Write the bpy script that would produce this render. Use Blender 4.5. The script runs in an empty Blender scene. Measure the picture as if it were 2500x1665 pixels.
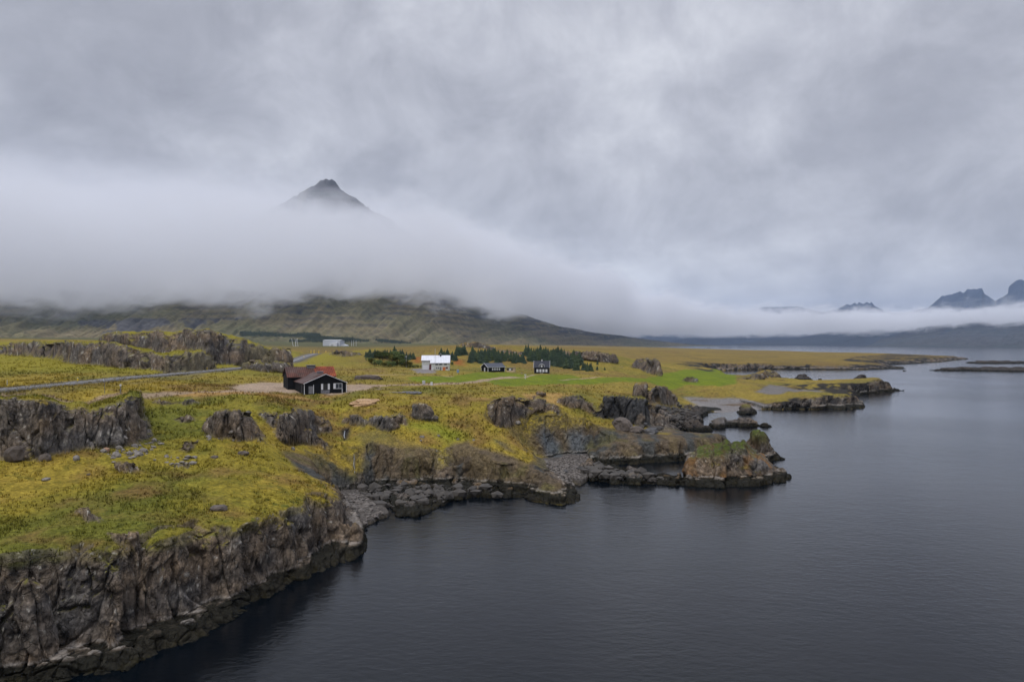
import bpy, math, random
import numpy as np
from mathutils import Vector, Matrix

# ------------------------------------------------------------------ camera, sky, light, exposure
C = bpy.context.scene
R = math.radians
CAMZ, FPX, HY = 30.0, 1667.0, 838.0
cam_d = bpy.data.cameras.new('camera'); cam = bpy.data.objects.new('camera', cam_d)
C.collection.objects.link(cam); C.camera = cam
cam_d.sensor_width = 36; cam_d.lens = 24; cam_d.clip_end = 60000; cam_d.clip_start = 1
cam.location = (0, 0, CAMZ); cam.rotation_euler = (R(90) + 5.5 / FPX, 0, 0)

C.view_settings.view_transform = 'Standard'; C.view_settings.look = 'None'
C.view_settings.exposure = 0.12; C.view_settings.gamma = 1
C.cycles.volume_bounces = 4; C.cycles.max_bounces = 6; C.cycles.diffuse_bounces = 2
C.cycles.volume_step_rate = 1.0; C.cycles.volume_max_steps = 256
C.cycles.use_denoising = True

SUN_EL, SUN_AZ = R(52), R(200)          # veiled sun high behind the camera
sun_d = bpy.data.lights.new('sun', 'SUN'); sun = bpy.data.objects.new('sun', sun_d)
C.collection.objects.link(sun)
sun_d.energy = 1.5; sun_d.angle = R(25); sun_d.color = (1.0, 0.95, 0.88)
sun.rotation_euler = (R(38), 0, R(-25))

W = bpy.data.worlds.new('World'); C.world = W; W.use_nodes = True


class NT:
    """small helper round a node tree"""
    def __init__(s, nt):
        s.nt = nt; nt.nodes.clear()
    def n(s, t, **kw):
        nd = s.nt.nodes.new(t)
        for k, v in kw.items():
            if k.startswith('i_'):
                nd.inputs[k[2:].replace('_', ' ')].default_value = v
            else:
                setattr(nd, k, v)
        return nd
    def l(s, a, b):
        s.nt.links.new(a, b)
    def math(s, op, a, b=None, c=None, clamp=False):
        nd = s.nt.nodes.new('ShaderNodeMath'); nd.operation = op; nd.use_clamp = clamp
        for k, v in enumerate((a, b, c)):
            if v is None: continue
            if isinstance(v, (int, float)): nd.inputs[k].default_value = v
            else: s.l(v, nd.inputs[k])
        return nd.outputs[0]
    def vmath(s, op, a, b=None):
        nd = s.nt.nodes.new('ShaderNodeVectorMath'); nd.operation = op
        for k, v in enumerate((a, b)):
            if v is None: continue
            if isinstance(v, tuple): nd.inputs[k].default_value = v
            else: s.l(v, nd.inputs[k])
        return nd.outputs[0]
    def mr(s, v, a, b, c=0.0, d=1.0, smooth=False):
        nd = s.nt.nodes.new('ShaderNodeMapRange')
        nd.interpolation_type = 'SMOOTHSTEP' if smooth else 'LINEAR'
        s.l(v, nd.inputs[0])
        for k, x in zip((1, 2, 3, 4), (a, b, c, d)):
            if isinstance(x, (int, float)): nd.inputs[k].default_value = x
            else: s.l(x, nd.inputs[k])
        return nd.outputs[0]
    def noise(s, vec, scale, detail=4, rough=.55, dist=0.0, lac=2.0):
        nd = s.nt.nodes.new('ShaderNodeTexNoise')
        nd.inputs['Scale'].default_value = scale; nd.inputs['Detail'].default_value = detail
        nd.inputs['Roughness'].default_value = rough; nd.inputs['Distortion'].default_value = dist
        nd.inputs['Lacunarity'].default_value = lac
        if vec is not None: s.l(vec, nd.inputs['Vector'])
        return nd.outputs['Fac']
    def mix(s, f, a, b, blend='MIX'):
        nd = s.nt.nodes.new('ShaderNodeMix'); nd.data_type = 'RGBA'; nd.blend_type = blend
        for k, v in ((0, f), (6, a), (7, b)):
            if isinstance(v, (int, float)): nd.inputs[k].default_value = v
            elif isinstance(v, tuple): nd.inputs[k].default_value = v if len(v) == 4 else (*v, 1)
            else: s.l(v, nd.inputs[k])
        return nd.outputs[2]
    def ramp(s, f, stops):
        nd = s.nt.nodes.new('ShaderNodeValToRGB'); s.l(f, nd.inputs[0])
        el = nd.color_ramp.elements
        while len(el) < len(stops): el.new(.5)
        for e, (p, c) in zip(el, stops): e.position = p; e.color = (*c, 1) if len(c) == 3 else c
        return nd.outputs[0]


def build_world():
    t = NT(W.node_tree)
    out = t.n('ShaderNodeOutputWorld')
    sky = t.n('ShaderNodeTexSky', sky_type='NISHITA', sun_disc=False, sun_elevation=SUN_EL, sun_rotation=SUN_AZ)
    bg1 = t.n('ShaderNodeBackground', i_Strength=0.05); t.l(sky.outputs[0], bg1.inputs[0])
    tc = t.n('ShaderNodeTexCoord')
    sep = t.n('ShaderNodeSeparateXYZ'); t.l(tc.outputs['Generated'], sep.inputs[0])
    x, y, z = sep.outputs
    zc = t.math('MAXIMUM', z, 0.0)
    inv = t.math('DIVIDE', 1.0, t.math('ADD', zc, 0.16))
    px = t.math('MULTIPLY', x, inv); py = t.math('MULTIPLY', y, inv)
    # cloud deck: long soft rolls running away from the viewer
    comb = t.n('ShaderNodeCombineXYZ')
    t.l(t.math('MULTIPLY_ADD', py, 0.25, px), comb.inputs[0]); t.l(t.math('MULTIPLY', py, 0.8), comb.inputs[1])
    v = comb.outputs[0]
    dv = t.vmath('MULTIPLY', tc.outputs['Generated'], (1.0, 0.5, 1.15))
    n1 = t.noise(t.vmath('ADD', v, (3.4, 1.3, 0.0)), 1.1, 5, .5, .25)
    n2 = t.noise(t.vmath('ADD', dv, (9.7, 4.1, 2.0)), 8.0, 8, .60, .3)
    n3 = t.noise(t.vmath('ADD', dv, (2.3, 7.1, 5.0)), 2.1, 3, .5, .2)
    f = t.math('ADD', t.math('ADD', t.math('MULTIPLY', n1, .26), t.math('MULTIPLY', n2, .46)), t.math('MULTIPLY', n3, .28))
    # thinner, brighter cloud around one bearing, thicker and greyer to either side
    f = t.math('ADD', f, t.mr(t.math('ABSOLUTE', t.math('SUBTRACT', x, 0.10)), .05, .62, .040, -.018, True))
    col = t.ramp(f, [(.35, (.325, .338, .395)), (.45, (.400, .415, .478)), (.54, (.505, .522, .590)), (.66, (.68, .70, .765))])
    # overcast luminance: the zenith of a cloud deck is about three times as bright as its horizon
    g = t.mr(z, 0.50, 0.95, 1.0, 3.9, smooth=True)
    lowf = t.mr(z, 0.0, 0.20, .90, 1.0, smooth=True)
    g = t.math('MULTIPLY', g, lowf)
    g = t.math('MULTIPLY', g, t.mr(z, -0.3, 0.0, .25, 1.0))
    bg2 = t.n('ShaderNodeBackground'); t.l(col, bg2.inputs[0]); t.l(g, bg2.inputs[1])
    add = t.n('ShaderNodeAddShader')
    mx = t.n('ShaderNodeMixShader'); mx.inputs[0].default_value = .93
    t.l(bg1.outputs[0], mx.inputs[1]); t.l(bg2.outputs[0], mx.inputs[2])
    t.l(mx.outputs[0], out.inputs[0])
build_world()

# ------------------------------------------------------------------ helpers
REG = dict(S=(0, 0, 1), A=(0, 780, 3.336), B=(600, 800, 4.71), C=(850, 820, 3.925), D=(1150, 880, 3.623),
           E=(1550, 650, 2.479), F=(0, 1200, 2.617), G=(650, 950, 3.14), H=(0, 650, 2.355), I=(1400, 1000, 4.282),
           J=(1600, 860, 3.623), K=(1950, 780, 4.282), L=(0, 780, 4.71), M=(680, 860, 13.083),
           N=(1010, 850, 19.625), O=(1160, 860, 10.705))
def P(r, x, y):
    a, b, s = REG[r]
    return a + x / s, b + y / s
def unp(px, py, z=0.0):                     # pixel + height -> ground position
    d = (CAMZ - z) * FPX / (py - HY)
    return (px - 1250) / FPX * d, d
def unpd(px, py, d):                        # pixel + distance -> position and height
    return (px - 1250) / FPX * d, d, CAMZ - (py - HY) / FPX * d

rng = np.random.default_rng(7)
_perm = rng.permutation(256).astype(np.int32); PERM = np.concatenate([_perm, _perm, _perm])
_rv = rng.random(256).astype(np.float32); _rw = rng.random(256).astype(np.float32); _ru = rng.random(256).astype(np.float32)
def _h3(a, b, c):
    return PERM[(PERM[(PERM[a & 255] + b) & 255] + c) & 255]
def vnoise(x, y, z=None):
    """value noise in [-1, 1]"""
    x = np.asarray(x, np.float32); y = np.asarray(y, np.float32)
    xi = np.floor(x).astype(np.int32); yi = np.floor(y).astype(np.int32)
    fx = x - xi; fy = y - yi
    ux = fx * fx * (3 - 2 * fx); uy = fy * fy * (3 - 2 * fy)
    def layer(zi):
        a = _rv[_h3(xi, yi, zi)]; b = _rv[_h3(xi + 1, yi, zi)]
        c = _rv[_h3(xi, yi + 1, zi)]; d = _rv[_h3(xi + 1, yi + 1, zi)]
        return (a + (b - a) * ux) * (1 - uy) + (c + (d - c) * ux) * uy
    if z is None:
        return layer(np.int32(0)) * 2 - 1
    z = np.asarray(z, np.float32); zi = np.floor(z).astype(np.int32); fz = z - zi; uz = fz * fz * (3 - 2 * fz)
    a = layer(zi); b = layer(zi + 1)
    return (a + (b - a) * uz) * 2 - 1
def fbm(x, y, z=None, o=4, g=.5, seed=0):
    s = 0; a = 1.0; tot = 0
    for k in range(o):
        f = 2.03 ** k
        s = s + a * vnoise(x * f + 17.3 * k + seed * 31.7, y * f + 9.1 * k + seed * 11.3, None if z is None else z * f + 5.7 * k)
        tot += a; a *= g
    return s / tot
def worley(x, y, z):
    """F1, F2 and a random value of the nearest cell"""
    x = np.asarray(x, np.float32); y = np.asarray(y, np.float32); z = np.asarray(z, np.float32)
    xi = np.floor(x).astype(np.int32); yi = np.floor(y).astype(np.int32); zi = np.floor(z).astype(np.int32)
    f1 = np.full(x.shape, 9., np.float32); f2 = f1.copy(); idv = np.zeros(x.shape, np.float32)
    for i in (-1, 0, 1):
        for j in (-1, 0, 1):
            for k in (-1, 0, 1):
                h = _h3(xi + i, yi + j, zi + k)
                dx = xi + i + _rv[h] - x; dy = yi + j + _rw[h] - y; dz = zi + k + _ru[h] - z
                d = dx * dx + dy * dy + dz * dz
                nw = d < f1
                f2 = np.where(nw, f1, np.minimum(f2, d)); idv = np.where(nw, _rv[(h * 7 + 13) & 255], idv)
                f1 = np.where(nw, d, f1)
    return np.sqrt(f1), np.sqrt(f2), idv
def sst(a, b, x):
    t = np.clip((x - a) / (b - a), 0, 1); return t * t * (3 - 2 * t)

def seg_query(x, y, pts, attrs):
    """nearest point on an open polyline: distance, side (+ = left of travel), overshoot, attributes"""
    pts = np.asarray(pts, np.float64); attrs = np.asarray(attrs, np.float64)
    best = np.full(x.shape, 1e18); side = np.zeros(x.shape); over = np.zeros(x.shape)
    at = np.zeros((attrs.shape[1],) + x.shape)
    n = len(pts) - 1
    for i in range(n):
        ax, ay = pts[i]; bx, by = pts[i + 1]; dx, dy = bx - ax, by - ay; L2 = dx * dx + dy * dy + 1e-9
        tr = ((x - ax) * dx + (y - ay) * dy) / L2; t = np.clip(tr, 0, 1)
        qx = x - ax - t * dx; qy = y - ay - t * dy; d = qx * qx + qy * qy
        m = d < best
        best = np.where(m, d, best)
        side = np.where(m, np.sign(dx * (y - ay) - dy * (x - ax)), side)
        o = np.zeros(x.shape); L = math.sqrt(L2)
        if i == 0: o = np.maximum(o, -tr * L)
        if i == n - 1: o = np.maximum(o, (tr - 1) * L)
        over = np.where(m, np.maximum(o, 0), over)
        for k in range(attrs.shape[1]):
            at[k] = np.where(m, attrs[i, k] * (1 - t) + attrs[i + 1, k] * t, at[k])
    return np.sqrt(best), side, over, at
def inside(x, y, poly):
    c = np.zeros(x.shape, bool); n = len(poly)
    for i in range(n):
        x1, y1 = poly[i]; x2, y2 = poly[(i + 1) % n]
        if y1 == y2: continue
        m = ((y1 > y) != (y2 > y)) & (x < (x2 - x1) * (y - y1) / (y2 - y1) + x1)
        c ^= m
    return c
def poly_sdf(x, y, poly, attrs=None):
    p = list(poly) + [poly[0]]
    a = np.zeros((len(p), 1)) if attrs is None else np.asarray(list(attrs) + [attrs[0]])
    d, _, _, at = seg_query(x, y, p, a)
    return np.where(inside(x, y, poly), d, -d), at

# ------------------------------------------------------------------ land outlines (waterlines), traced to real positions
# vertex: region, x, y, ramp width (m), steepness style 0 beach .. 1 cliff, ledge width, cliff id
MAIN = []
def mw(pts, w, st, lw, cid):
    for r, x, y in pts:
        MAIN.append((*unp(*P(r, x, y)), w, st, lw, cid))
def mworld(pts, w=10, st=.5, lw=1, cid=0):
    for x, y in pts: MAIN.append((x, y, w, st, lw, cid))
mworld([(-9000, -300), (-260, -300), (-220, -20), (-120, 22), (-75, 46)], 4, 1, 2, 1)
mw([('F', -300, 1330), ('F', 100, 1262), ('F', 480, 1185)], 5.0, 1, 1.6, 1)
mw([('F', 800, 1120), ('F', 1000, 1050), ('F', 1250, 960), ('F', 1480, 815)], 4.6, 1, 1.8, 1)
mw([('F', 1740, 690), ('F', 1900, 600), ('F', 2140, 490)], 3.4, 1, 1.6, 1)
mw([('F', 2300, 372), ('F', 2306, 335)], 4.5, 1, 1.2, 1)
mw([('F', 2285, 255), ('G', 665, 1040), ('G', 610, 880)], 4.5, .8, .3, 1)
mw([('G', 572, 800)], 5, .4, .3, 2)
mw([('G', 640, 785), ('G', 700, 770)], 7, .3, .4, 2)
mw([('G', 900, 750), ('G', 1100, 745), ('G', 1250, 745), ('G', 1500, 752), ('G', 1780, 778), ('G', 2000, 805), ('G', 2110, 848)], 5.5, .6, .7, 3)
mw([('G', 2140, 875), ('G', 2210, 885), ('G', 2300, 870), ('G', 2346, 840), ('G', 2340, 785)], 3.5, .8, 1.4, 3)
mw([('D', 830, 1080), ('D', 740, 980)], 7, .4, .3, 3)
mw([('D', 660, 905)], 14, 0, .3, 0)
mw([('D', 720, 868), ('D', 830, 852), ('D', 1000, 850)], 8, .35, .3, 4)
mw([('D', 1045, 905)], 5, .8, .8, 4)
mw([('I', 400, 578), ('I', 620, 570), ('I', 900, 552), ('I', 1180, 527), ('I', 1500, 512), ('I', 1650, 503)], 5, .6, 1.2, 4)
mw([('I', 1690, 490), ('I', 1690, 455), ('I', 1600, 430)], 2.5, .9, .8, 4)
mw([('I', 1300, 405), ('I', 1000, 385), ('I', 850, 345), ('I', 760, 290)], 4, .5, .6, 4)
mw([('D', 1400, 590), ('D', 1500, 575), ('D', 1600, 590), ('D', 1700, 597), ('D', 1860, 592)], 4, .8, .5, 5)
mw([('J', 250, 660), ('J', 330, 610), ('J', 330, 570), ('J', 420, 545), ('J', 450, 525)], 12, .2, .5, 6)
mw([('J', 560, 540), ('J', 700, 530), ('J', 900, 508)], 60, 0, .2, 6)
mw([('J', 1060, 508), ('J', 1250, 507), ('J', 1500, 503), ('J', 1700, 498), ('J', 1840, 483)], 6, .8, 2, 7)
mw([('J', 1815, 450), ('J', 1785, 425), ('J', 1700, 412), ('J', 1560, 400)], 5, .6, 1, 7)
mw([('J', 1500, 385), ('J', 1560, 372)], 25, 0, .5, 7)
mw([('J', 1780, 371), ('J', 2000, 356), ('J', 2090, 346), ('J', 2155, 338)], 6, .8, 2, 8)
mw([('J', 2110, 329), ('J', 2080, 322), ('J', 1900, 314), ('J', 1700, 308), ('J', 1400, 303), ('J', 1250, 292), ('J', 1190, 284), ('J', 1150, 287)], 7, .6, 1, 8)
mw([('J', 1087, 285), ('J', 900, 277), ('J', 725, 275), ('J', 600, 240), ('J', 525, 205), ('J', 490, 178)], 9, .4, 1, 9)
mw([('J', 470, 170), ('J', 560, 165), ('J', 730, 157), ('J', 960, 152)], 10, .9, 2, 10)
mw([('J', 1100, 150), ('J', 1500, 154), ('J', 1850, 153), ('J', 2080, 149)], 30, .5, 3, 10)
mw([('K', 1130, 513), ('K', 1010, 492), ('K', 955, 470), ('K', 1200, 466), ('K', 1400, 451), ('K', 1530, 441), ('K', 1660, 425), ('K', 1800, 412)], 28, .7, 6, 11)
mw([('K', 1700, 403), ('K', 1400, 390), ('K', 1100, 380), ('K', 700, 368), ('K', 300, 362), ('K', 0, 352)], 60, .6, 6, 0)
mw([('S', 1750, 855.5), ('S', 1550, 852.2), ('S', 1440, 849.5), ('S', 1390, 846.6), ('S', 1450, 845.6)], 200, .2, 10, 0)
mworld([(700, 6600), (2000, 7600), (-2000, 12000), (-9000, 12000)], 200, .2, 10, 0)
MAIN = np.array(MAIN)

# islands: name, label, outline, top height (m), ramp width, ledge width, roughness
ISL = []
def isl(kind, pts, top, w, lw, label, cat='rock', tp=None):
    ISL.append(dict(kind=kind, poly=[unp(*P(r, x, y)) for r, x, y in pts], top=top, w=w, lw=lw, label=label, cat=cat, tp=tp))
isl('beach', [('G', 560, 800), ('G', 640, 770), ('G', 700, 790), ('G', 820, 880), ('G', 905, 965), ('G', 830, 1002), ('G', 745, 1045), ('G', 690, 1085), ('G', 640, 1060), ('G', 585, 870)], 1.1, 6, .1, 'beach')
isl('beach', [('D', 560, 890), ('D', 700, 840), ('D', 1040, 840), ('D', 1060, 900), ('D', 960, 990), ('D', 1030, 1052), ('D', 900, 1102), ('D', 850, 1080), ('D', 700, 980)], 1.5, 9, .1, 'beach')
isl('shelf', [('G', 640, 780), ('G', 700, 745), ('G', 1000, 725), ('G', 1500, 740), ('G', 1800, 770), ('G', 2110, 840), ('G', 2150, 878), ('G', 2000, 835), ('G', 1800, 838), ('G', 1560, 838), ('G', 1400, 880), ('G', 1200, 940), ('G', 1130, 972), ('G', 1000, 976), ('G', 900, 900), ('G', 800, 850)], .95, 2.5, .6, 'shelf')
isl('shelf', [('I', -40, 640), ('I', 60, 700), ('I', 160, 745), ('I', 420, 772), ('I', 900, 790), ('I', 1150, 800), ('I', 1160, 715), ('I', 850, 695), ('I', 640, 650), ('I', 480, 585), ('I', 150, 560)], 1.3, 2.0, .8, 'shelf')
isl('shelf', [('I', 1050, 775), ('I', 1200, 812), ('I', 1550, 827), ('I', 1900, 803), ('I', 2180, 755), ('I', 2255, 718), ('I', 2180, 655), ('I', 1950, 600), ('I', 1600, 585), ('I', 1250, 605), ('I', 1080, 690)], 1.15, 1.0, 1.0, 'shelf')
isl('stack', [('I', 1095, 735), ('I', 1180, 765), ('I', 1560, 780), ('I', 1900, 752), ('I', 2130, 725), ('I', 2120, 665), ('I', 1950, 610), ('I', 1600, 590), ('I', 1250, 600), ('I', 1110, 660)], 8.2, 2.2, .2,
    'large orange-brown sea stack with mossy green top at the cove mouth', 'sea stack', tp=[(1655, 2.0), (1672, 3.8), (1690, 5.2), (1750, 5.9), (1780, 6.6), (1797, 6.9), (1812, 6.5), (1832, 4.9), (1868, 3.0), (1895, 1.8)])
isl('shelf', [('I', 1780, 520), ('I', 1960, 548), ('I', 2060, 547), ('I', 2150, 520), ('I', 2110, 470), ('I', 1960, 430), ('I', 1780, 430)], 1.3, .8, .6, 'shelf')
isl('stack', [('I', 1790, 520), ('I', 1960, 530), ('I', 2080, 516), ('I', 2075, 475), ('I', 1960, 455), ('I', 1790, 460)], 7.4, 1.1, .1,
    'tall narrow rock pillar tufted with green, just behind the orange sea stack', 'rock pillar', tp=[(1812, 4.8), (1822, 6.0), (1850, 6.1), (1861, 5.6), (1870, 3.6), (1882, 1.6)])
isl('skerry', [('J', 460, 655), ('J', 530, 672), ('J', 700, 660), ('J', 900, 654), ('J', 800, 640), ('J', 690, 632), ('J', 500, 635)], 2.0, 2.2, .6,
    'long low brown islet running out from the shore boulders', 'islet')
isl('skerry', [('J', 940, 664), ('J', 1010, 664), ('J', 990, 656), ('J', 955, 658)], .6, 1.5, .3, 'tiny dark rock off the end of the low brown islet', 'islet')
isl('skerry', [('J', 680, 535), ('J', 750, 552), ('J', 860, 546), ('J', 850, 525), ('J', 720, 520)], 3.2, 3.2, 1.6, 'small humped islet with yellow top before the tidal flat', 'islet')
isl('skerry', [('J', 1225, 246), ('J', 1300, 253), ('J', 1400, 246), ('J', 1340, 240), ('J', 1250, 240)], 4.5, 5, .8, 'dark double-humped islet behind the grassy spit', 'islet')
isl('skerry', [('J', 1420, 243), ('J', 1485, 243), ('J', 1460, 240)], 1.2, 3, .5, 'small flat black rock right of the double-humped islet', 'islet')
isl('skerry', [('J', 1740, 252), ('J', 1820, 258), ('J', 1890, 250), ('J', 1820, 243)], 5.5, 5, .8, 'dark rocky knoll peeking over the far spit', 'islet')
isl('skerry', [('K', 1730, 452), ('K', 1900, 459), ('K', 2200, 461), ('K', 2420, 458), ('K', 2600, 462), ('K', 2600, 452), ('K', 2300, 450), ('K', 2100, 451), ('K', 1900, 450)], 2.6, 10, 2, 'farther of two long black skerries at the right edge', 'skerry')
isl('skerry', [('K', 1320, 532), ('K', 1450, 536), ('K', 1800, 535), ('K', 2000, 541), ('K', 2400, 547), ('K', 2600, 547), ('K', 2600, 530), ('K', 2200, 528), ('K', 1850, 528), ('K', 1600, 529)], 2.8, 8, 1.5, 'nearer of two long black skerries at the right edge', 'skerry')
isl('skerry', [('K', 1090, 541), ('K', 1155, 541), ('K', 1120, 536)], .7, 3, .4, 'faint low rock just off the far point', 'skerry')
isl('rubble', [('D', 1660, 400), ('D', 1800, 385), ('D', 1900, 400), ('D', 1930, 440), ('D', 2080, 455), ('D', 2060, 485), ('D', 1980, 510), ('D', 2030, 550), ('D', 1960, 580), ('D', 2110, 625), ('D', 1900, 630), ('D', 1700, 620), ('D', 1620, 650), ('D', 1560, 650), ('D', 1700, 560)], 2.2, 4, .8, 'rubble')

# ------------------------------------------------------------------ base height: control points (region, x, y, z) or (region, x, y, None, distance)
CP = [('S', 0, 1330, 10.5), ('S', -150, 1330, 10.8), ('S', 191, 1330, 10.2), ('S', 325, 1299, 9.8), ('S', 478, 1276, 9.5), ('S', 592, 1261, 9.0),
      ('S', 688, 1252, 8.2), ('S', 783, 1215, 7.5), ('S', 833, 1204, 6.5), ('S', 787, 1186, 7.5), ('S', 745, 1157, 8.5), ('S', 691, 1116, 9.5),
      ('S', 714, 1100, 8.9), ('S', 300, 1200, 11.2), ('S', 550, 1170, 10.4), ('S', 0, 1130, 13), ('S', -200, 1130, 13.5), ('S', 180, 1115, 13), ('S', 350, 1085, 13), ('S', 450, 1110, 12.3),
      ('S', 420, 1050, 14), ('S', 420, 990, 17), ('S', 630, 1050, 13.5), ('S', 630, 990, 16.6), ('S', 300, 966, 19.5), ('S', 100, 966, 20.2), ('S', -200, 975, 20.6), ('S', 520, 960, 18.3),
      ('S', 700, 1000, 15.6), ('S', 900, 1000, 14.6), ('S', 1100, 1000, 13.2), ('S', 873, 1058, 9.2), ('S', 886, 1103, 7.0), ('S', 968, 1093, 7.2),
      ('S', 1048, 1103, 6.5), ('S', 1096, 1090, 7.2), ('S', 1128, 1081, 7.4), ('S', 1207, 1109, 5.8), ('S', 1287, 1128, 4.6), ('S', 1328, 1141, 3.6), ('S', 1367, 1186, 2.6),
      ('S', 1305, 1123, 3.8), ('S', 1064, 1060, 9.2), ('S', 1191, 1080, 7.8), ('S', 1271, 1030, 10), ('S', 1319, 1112, 4.2),
      ('S', 1327, 1035, 8.6), ('S', 1481, 1037, 7.4), ('S', 1536, 1057, 6), ('S', 1605, 1070, 5), ('S', 1674, 1062, 5), ('S', 1745, 1066, 5), ('S', 1634, 1077, 4.5), ('S', 1430, 1035, 8),
      ('S', 1400, 1112, 2.0), ('S', 1200, 985, 14.2), ('S', 1330, 985, 13.2), ('S', 1200, 1012, 12.2), ('S', 1350, 1012, 10.8), ('S', 1450, 1000, 11), ('S', 1480, 970, 12.2),
      ('S', 1481, 950, 11.8), ('S', 1580, 965, 10), ('S', 1592, 985, 7.5), ('S', 1647, 1012, 3.5), ('S', 1000, 960, 15.8), ('S', 1100, 940, 16), ('S', 1250, 950, 14.5), ('S', 1400, 950, 13.5),
      ('S', 1400, 925, 14.5), ('S', 1500, 920, 13), ('S', 1600, 900, 12.2), ('S', 1050, 920, 16.8), ('S', 1200, 915, 16), ('S', 1190, 907.6, 16), ('S', 1056, 901, 17.5),
      ('S', 918, 895, 18), ('S', 1321, 912, 15.2), ('S', 1283, 891, 17), ('S', 1436, 906, 14.5), ('S', 700, 958.6, 16.6), ('S', 850, 958.6, 16.6), ('S', 780, 950, 16.65), ('S', 664, 927, 18), ('S', 876, 931, 17.4),
      ('S', 876, 906, 18.4), ('S', 0, 953, 20), ('S', 255, 929, 20), ('S', 500, 905, 20), ('S', 611, 895, 19.8), ('S', 712, 884, 19), ('S', 749, 874, 19), ('S', 783, 865, 19),
      ('S', 0, 907, None, 220), ('S', 0, 867, 24.5), ('S', 110, 872, 24), ('S', 170, 893, 22), ('S', 330, 903, 21), ('S', 403, 911, 20.3),
      ('S', 0, 830, None, 700), ('S', -200, 830, None, 700), ('S', 263, 832, None, 600), ('S', 500, 838, None, 600), ('S', 650, 848, None, 560), ('S', 800, 850, None, 850), ('S', 850, 846, None, 1050),
      ('S', 900, 852, None, 520), ('S', 1000, 848, None, 520), ('S', 850, 860, None, 470), ('S', 1120, 847, None, 480), ('S', 1170, 846, None, 480), ('S', 1240, 853, None, 470), ('S', 1350, 857, None, 480), ('S', 1450, 862, None, 480),
      ('S', 1550, 876, None, 470), ('S', 1200, 845, None, 900), ('S', 1400, 848, None, 1200), ('S', 1450, 850, None, 2200), ('S', 1700, 856, None, 1850), ('S', 1950, 860.5, None, 1700), ('S', 2140, 864, None, 1500),
      ('S', 2230, 869, None, 1350), ('S', 2347, 869, None, 1270), ('S', 1700, 885, None, 860), ('S', 1793, 884, None, 815), ('S', 2014, 886, None, 830), ('S', 2090, 880, None, 950), ('S', 2214, 875, None, 1120), ('S', 2160, 890, None, 850),
      ('S', 0, 824, None, 1600), ('S', 400, 828, None, 1800), ('S', 800, 837, None, 2000), ('S', 1200, 842, None, 2500), ('S', 1400, 846, None, 2700),
      ('S', 1755, 943, 7.3), ('S', 1730, 930, 8), ('S', 1710, 969, 2.0), ('S', 1738, 906, 7.5), ('S', 1628, 915, 9.6), ('S', 1600, 935, 10), ('S', 1820, 925, 6.8), ('S', 1835, 940, 5), ('S', 1876, 940, 3.6), ('S', 1860, 915, 6.5), ('S', 1650, 968, 2.2), ('S', 1810, 968, 2.0),
      ('S', 1959, 959, 5.6), ('S', 2042, 957, 6.2), ('S', 2083, 965, 5), ('S', 1876, 962, 2.4), ('S', 1793, 980, 1.0), ('S', 1683, 980, 1.1), ('S', 1730, 995, .7),
      ('S', 2014, 934.5, 5), ('S', 2124, 929, 7), ('S', 2166, 922, 8.3), ('S', 1959, 938, 4.2), ('S', 1900, 935, 4)]
def cpw(c):
    px, py = P(c[0], c[1], c[2])
    if c[3] is None: return unpd(px, py, c[4])
    return (*unp(px, py, c[3]), c[3])
CPW = np.array([cpw(c) for c in CP])
def uv(x, y): return x / y * 1.6, np.log(y)
def _tps(r2): return .5 * r2 * np.log(r2 + 1e-12)
_u, _v = uv(CPW[:, 0], CPW[:, 1]); _n = len(CPW)
_K = _tps((_u[:, None] - _u) ** 2 + (_v[:, None] - _v) ** 2) + np.eye(_n) * 2e-3
_A = np.zeros((_n + 3, _n + 3)); _A[:_n, :_n] = _K; _A[:_n, _n] = 1; _A[:_n, _n + 1] = _u; _A[:_n, _n + 2] = _v; _A[_n:, :_n] = _A[:_n, _n:].T
_sol = np.linalg.solve(_A, np.concatenate([CPW[:, 2], np.zeros(3)]))
def rbf(x, y):
    u, v = uv(x, y); z = _sol[_n] + _sol[_n + 1] * u + _sol[_n + 2] * v
    for i in range(_n): z = z + _sol[i] * _tps((u - _u[i]) ** 2 + (v - _v[i]) ** 2)
    return z

# coarse polar tables of the slow fields, read back by bilinear lookup
Y0, Y1 = 36.0, 3300.0
TT = np.concatenate([np.linspace(-1.75, -.80, 60, endpoint=False), np.linspace(-.80, .80, 760), np.linspace(.80, 1.5, 40)[1:]])
LY = np.linspace(math.log(Y0), math.log(Y1), 1000)
cx = (TT[:, None] * np.exp(LY)[None, :]); cy = np.broadcast_to(np.exp(LY)[None, :], cx.shape).copy()
def warp(x, y):
    s = np.clip(y / 140, .6, 4)
    wx = fbm(x / 9 / s, y / 9 / s, o=4, seed=1) * 2.2 * s + fbm(x / 2.2 / s, y / 2.2 / s, o=3, seed=2) * .7 * s
    wy = fbm(x / 9 / s, y / 9 / s, o=4, seed=3) * 2.2 * s + fbm(x / 2.2 / s, y / 2.2 / s, o=3, seed=4) * .7 * s
    return x + wx, y + wy
wx_, wy_ = warp(cx, cy)
c_base = rbf(cx, cy).astype(np.float32)
c_sdf, c_at = poly_sdf(wx_, wy_, [tuple(p[:2]) for p in MAIN], MAIN[:, 2:6].tolist())
c_tab = {'base': c_base, 'sdf': c_sdf, 'w': c_at[0], 'st': c_at[1], 'lw': c_at[2], 'cid': np.rint(c_at[3])}
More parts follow.
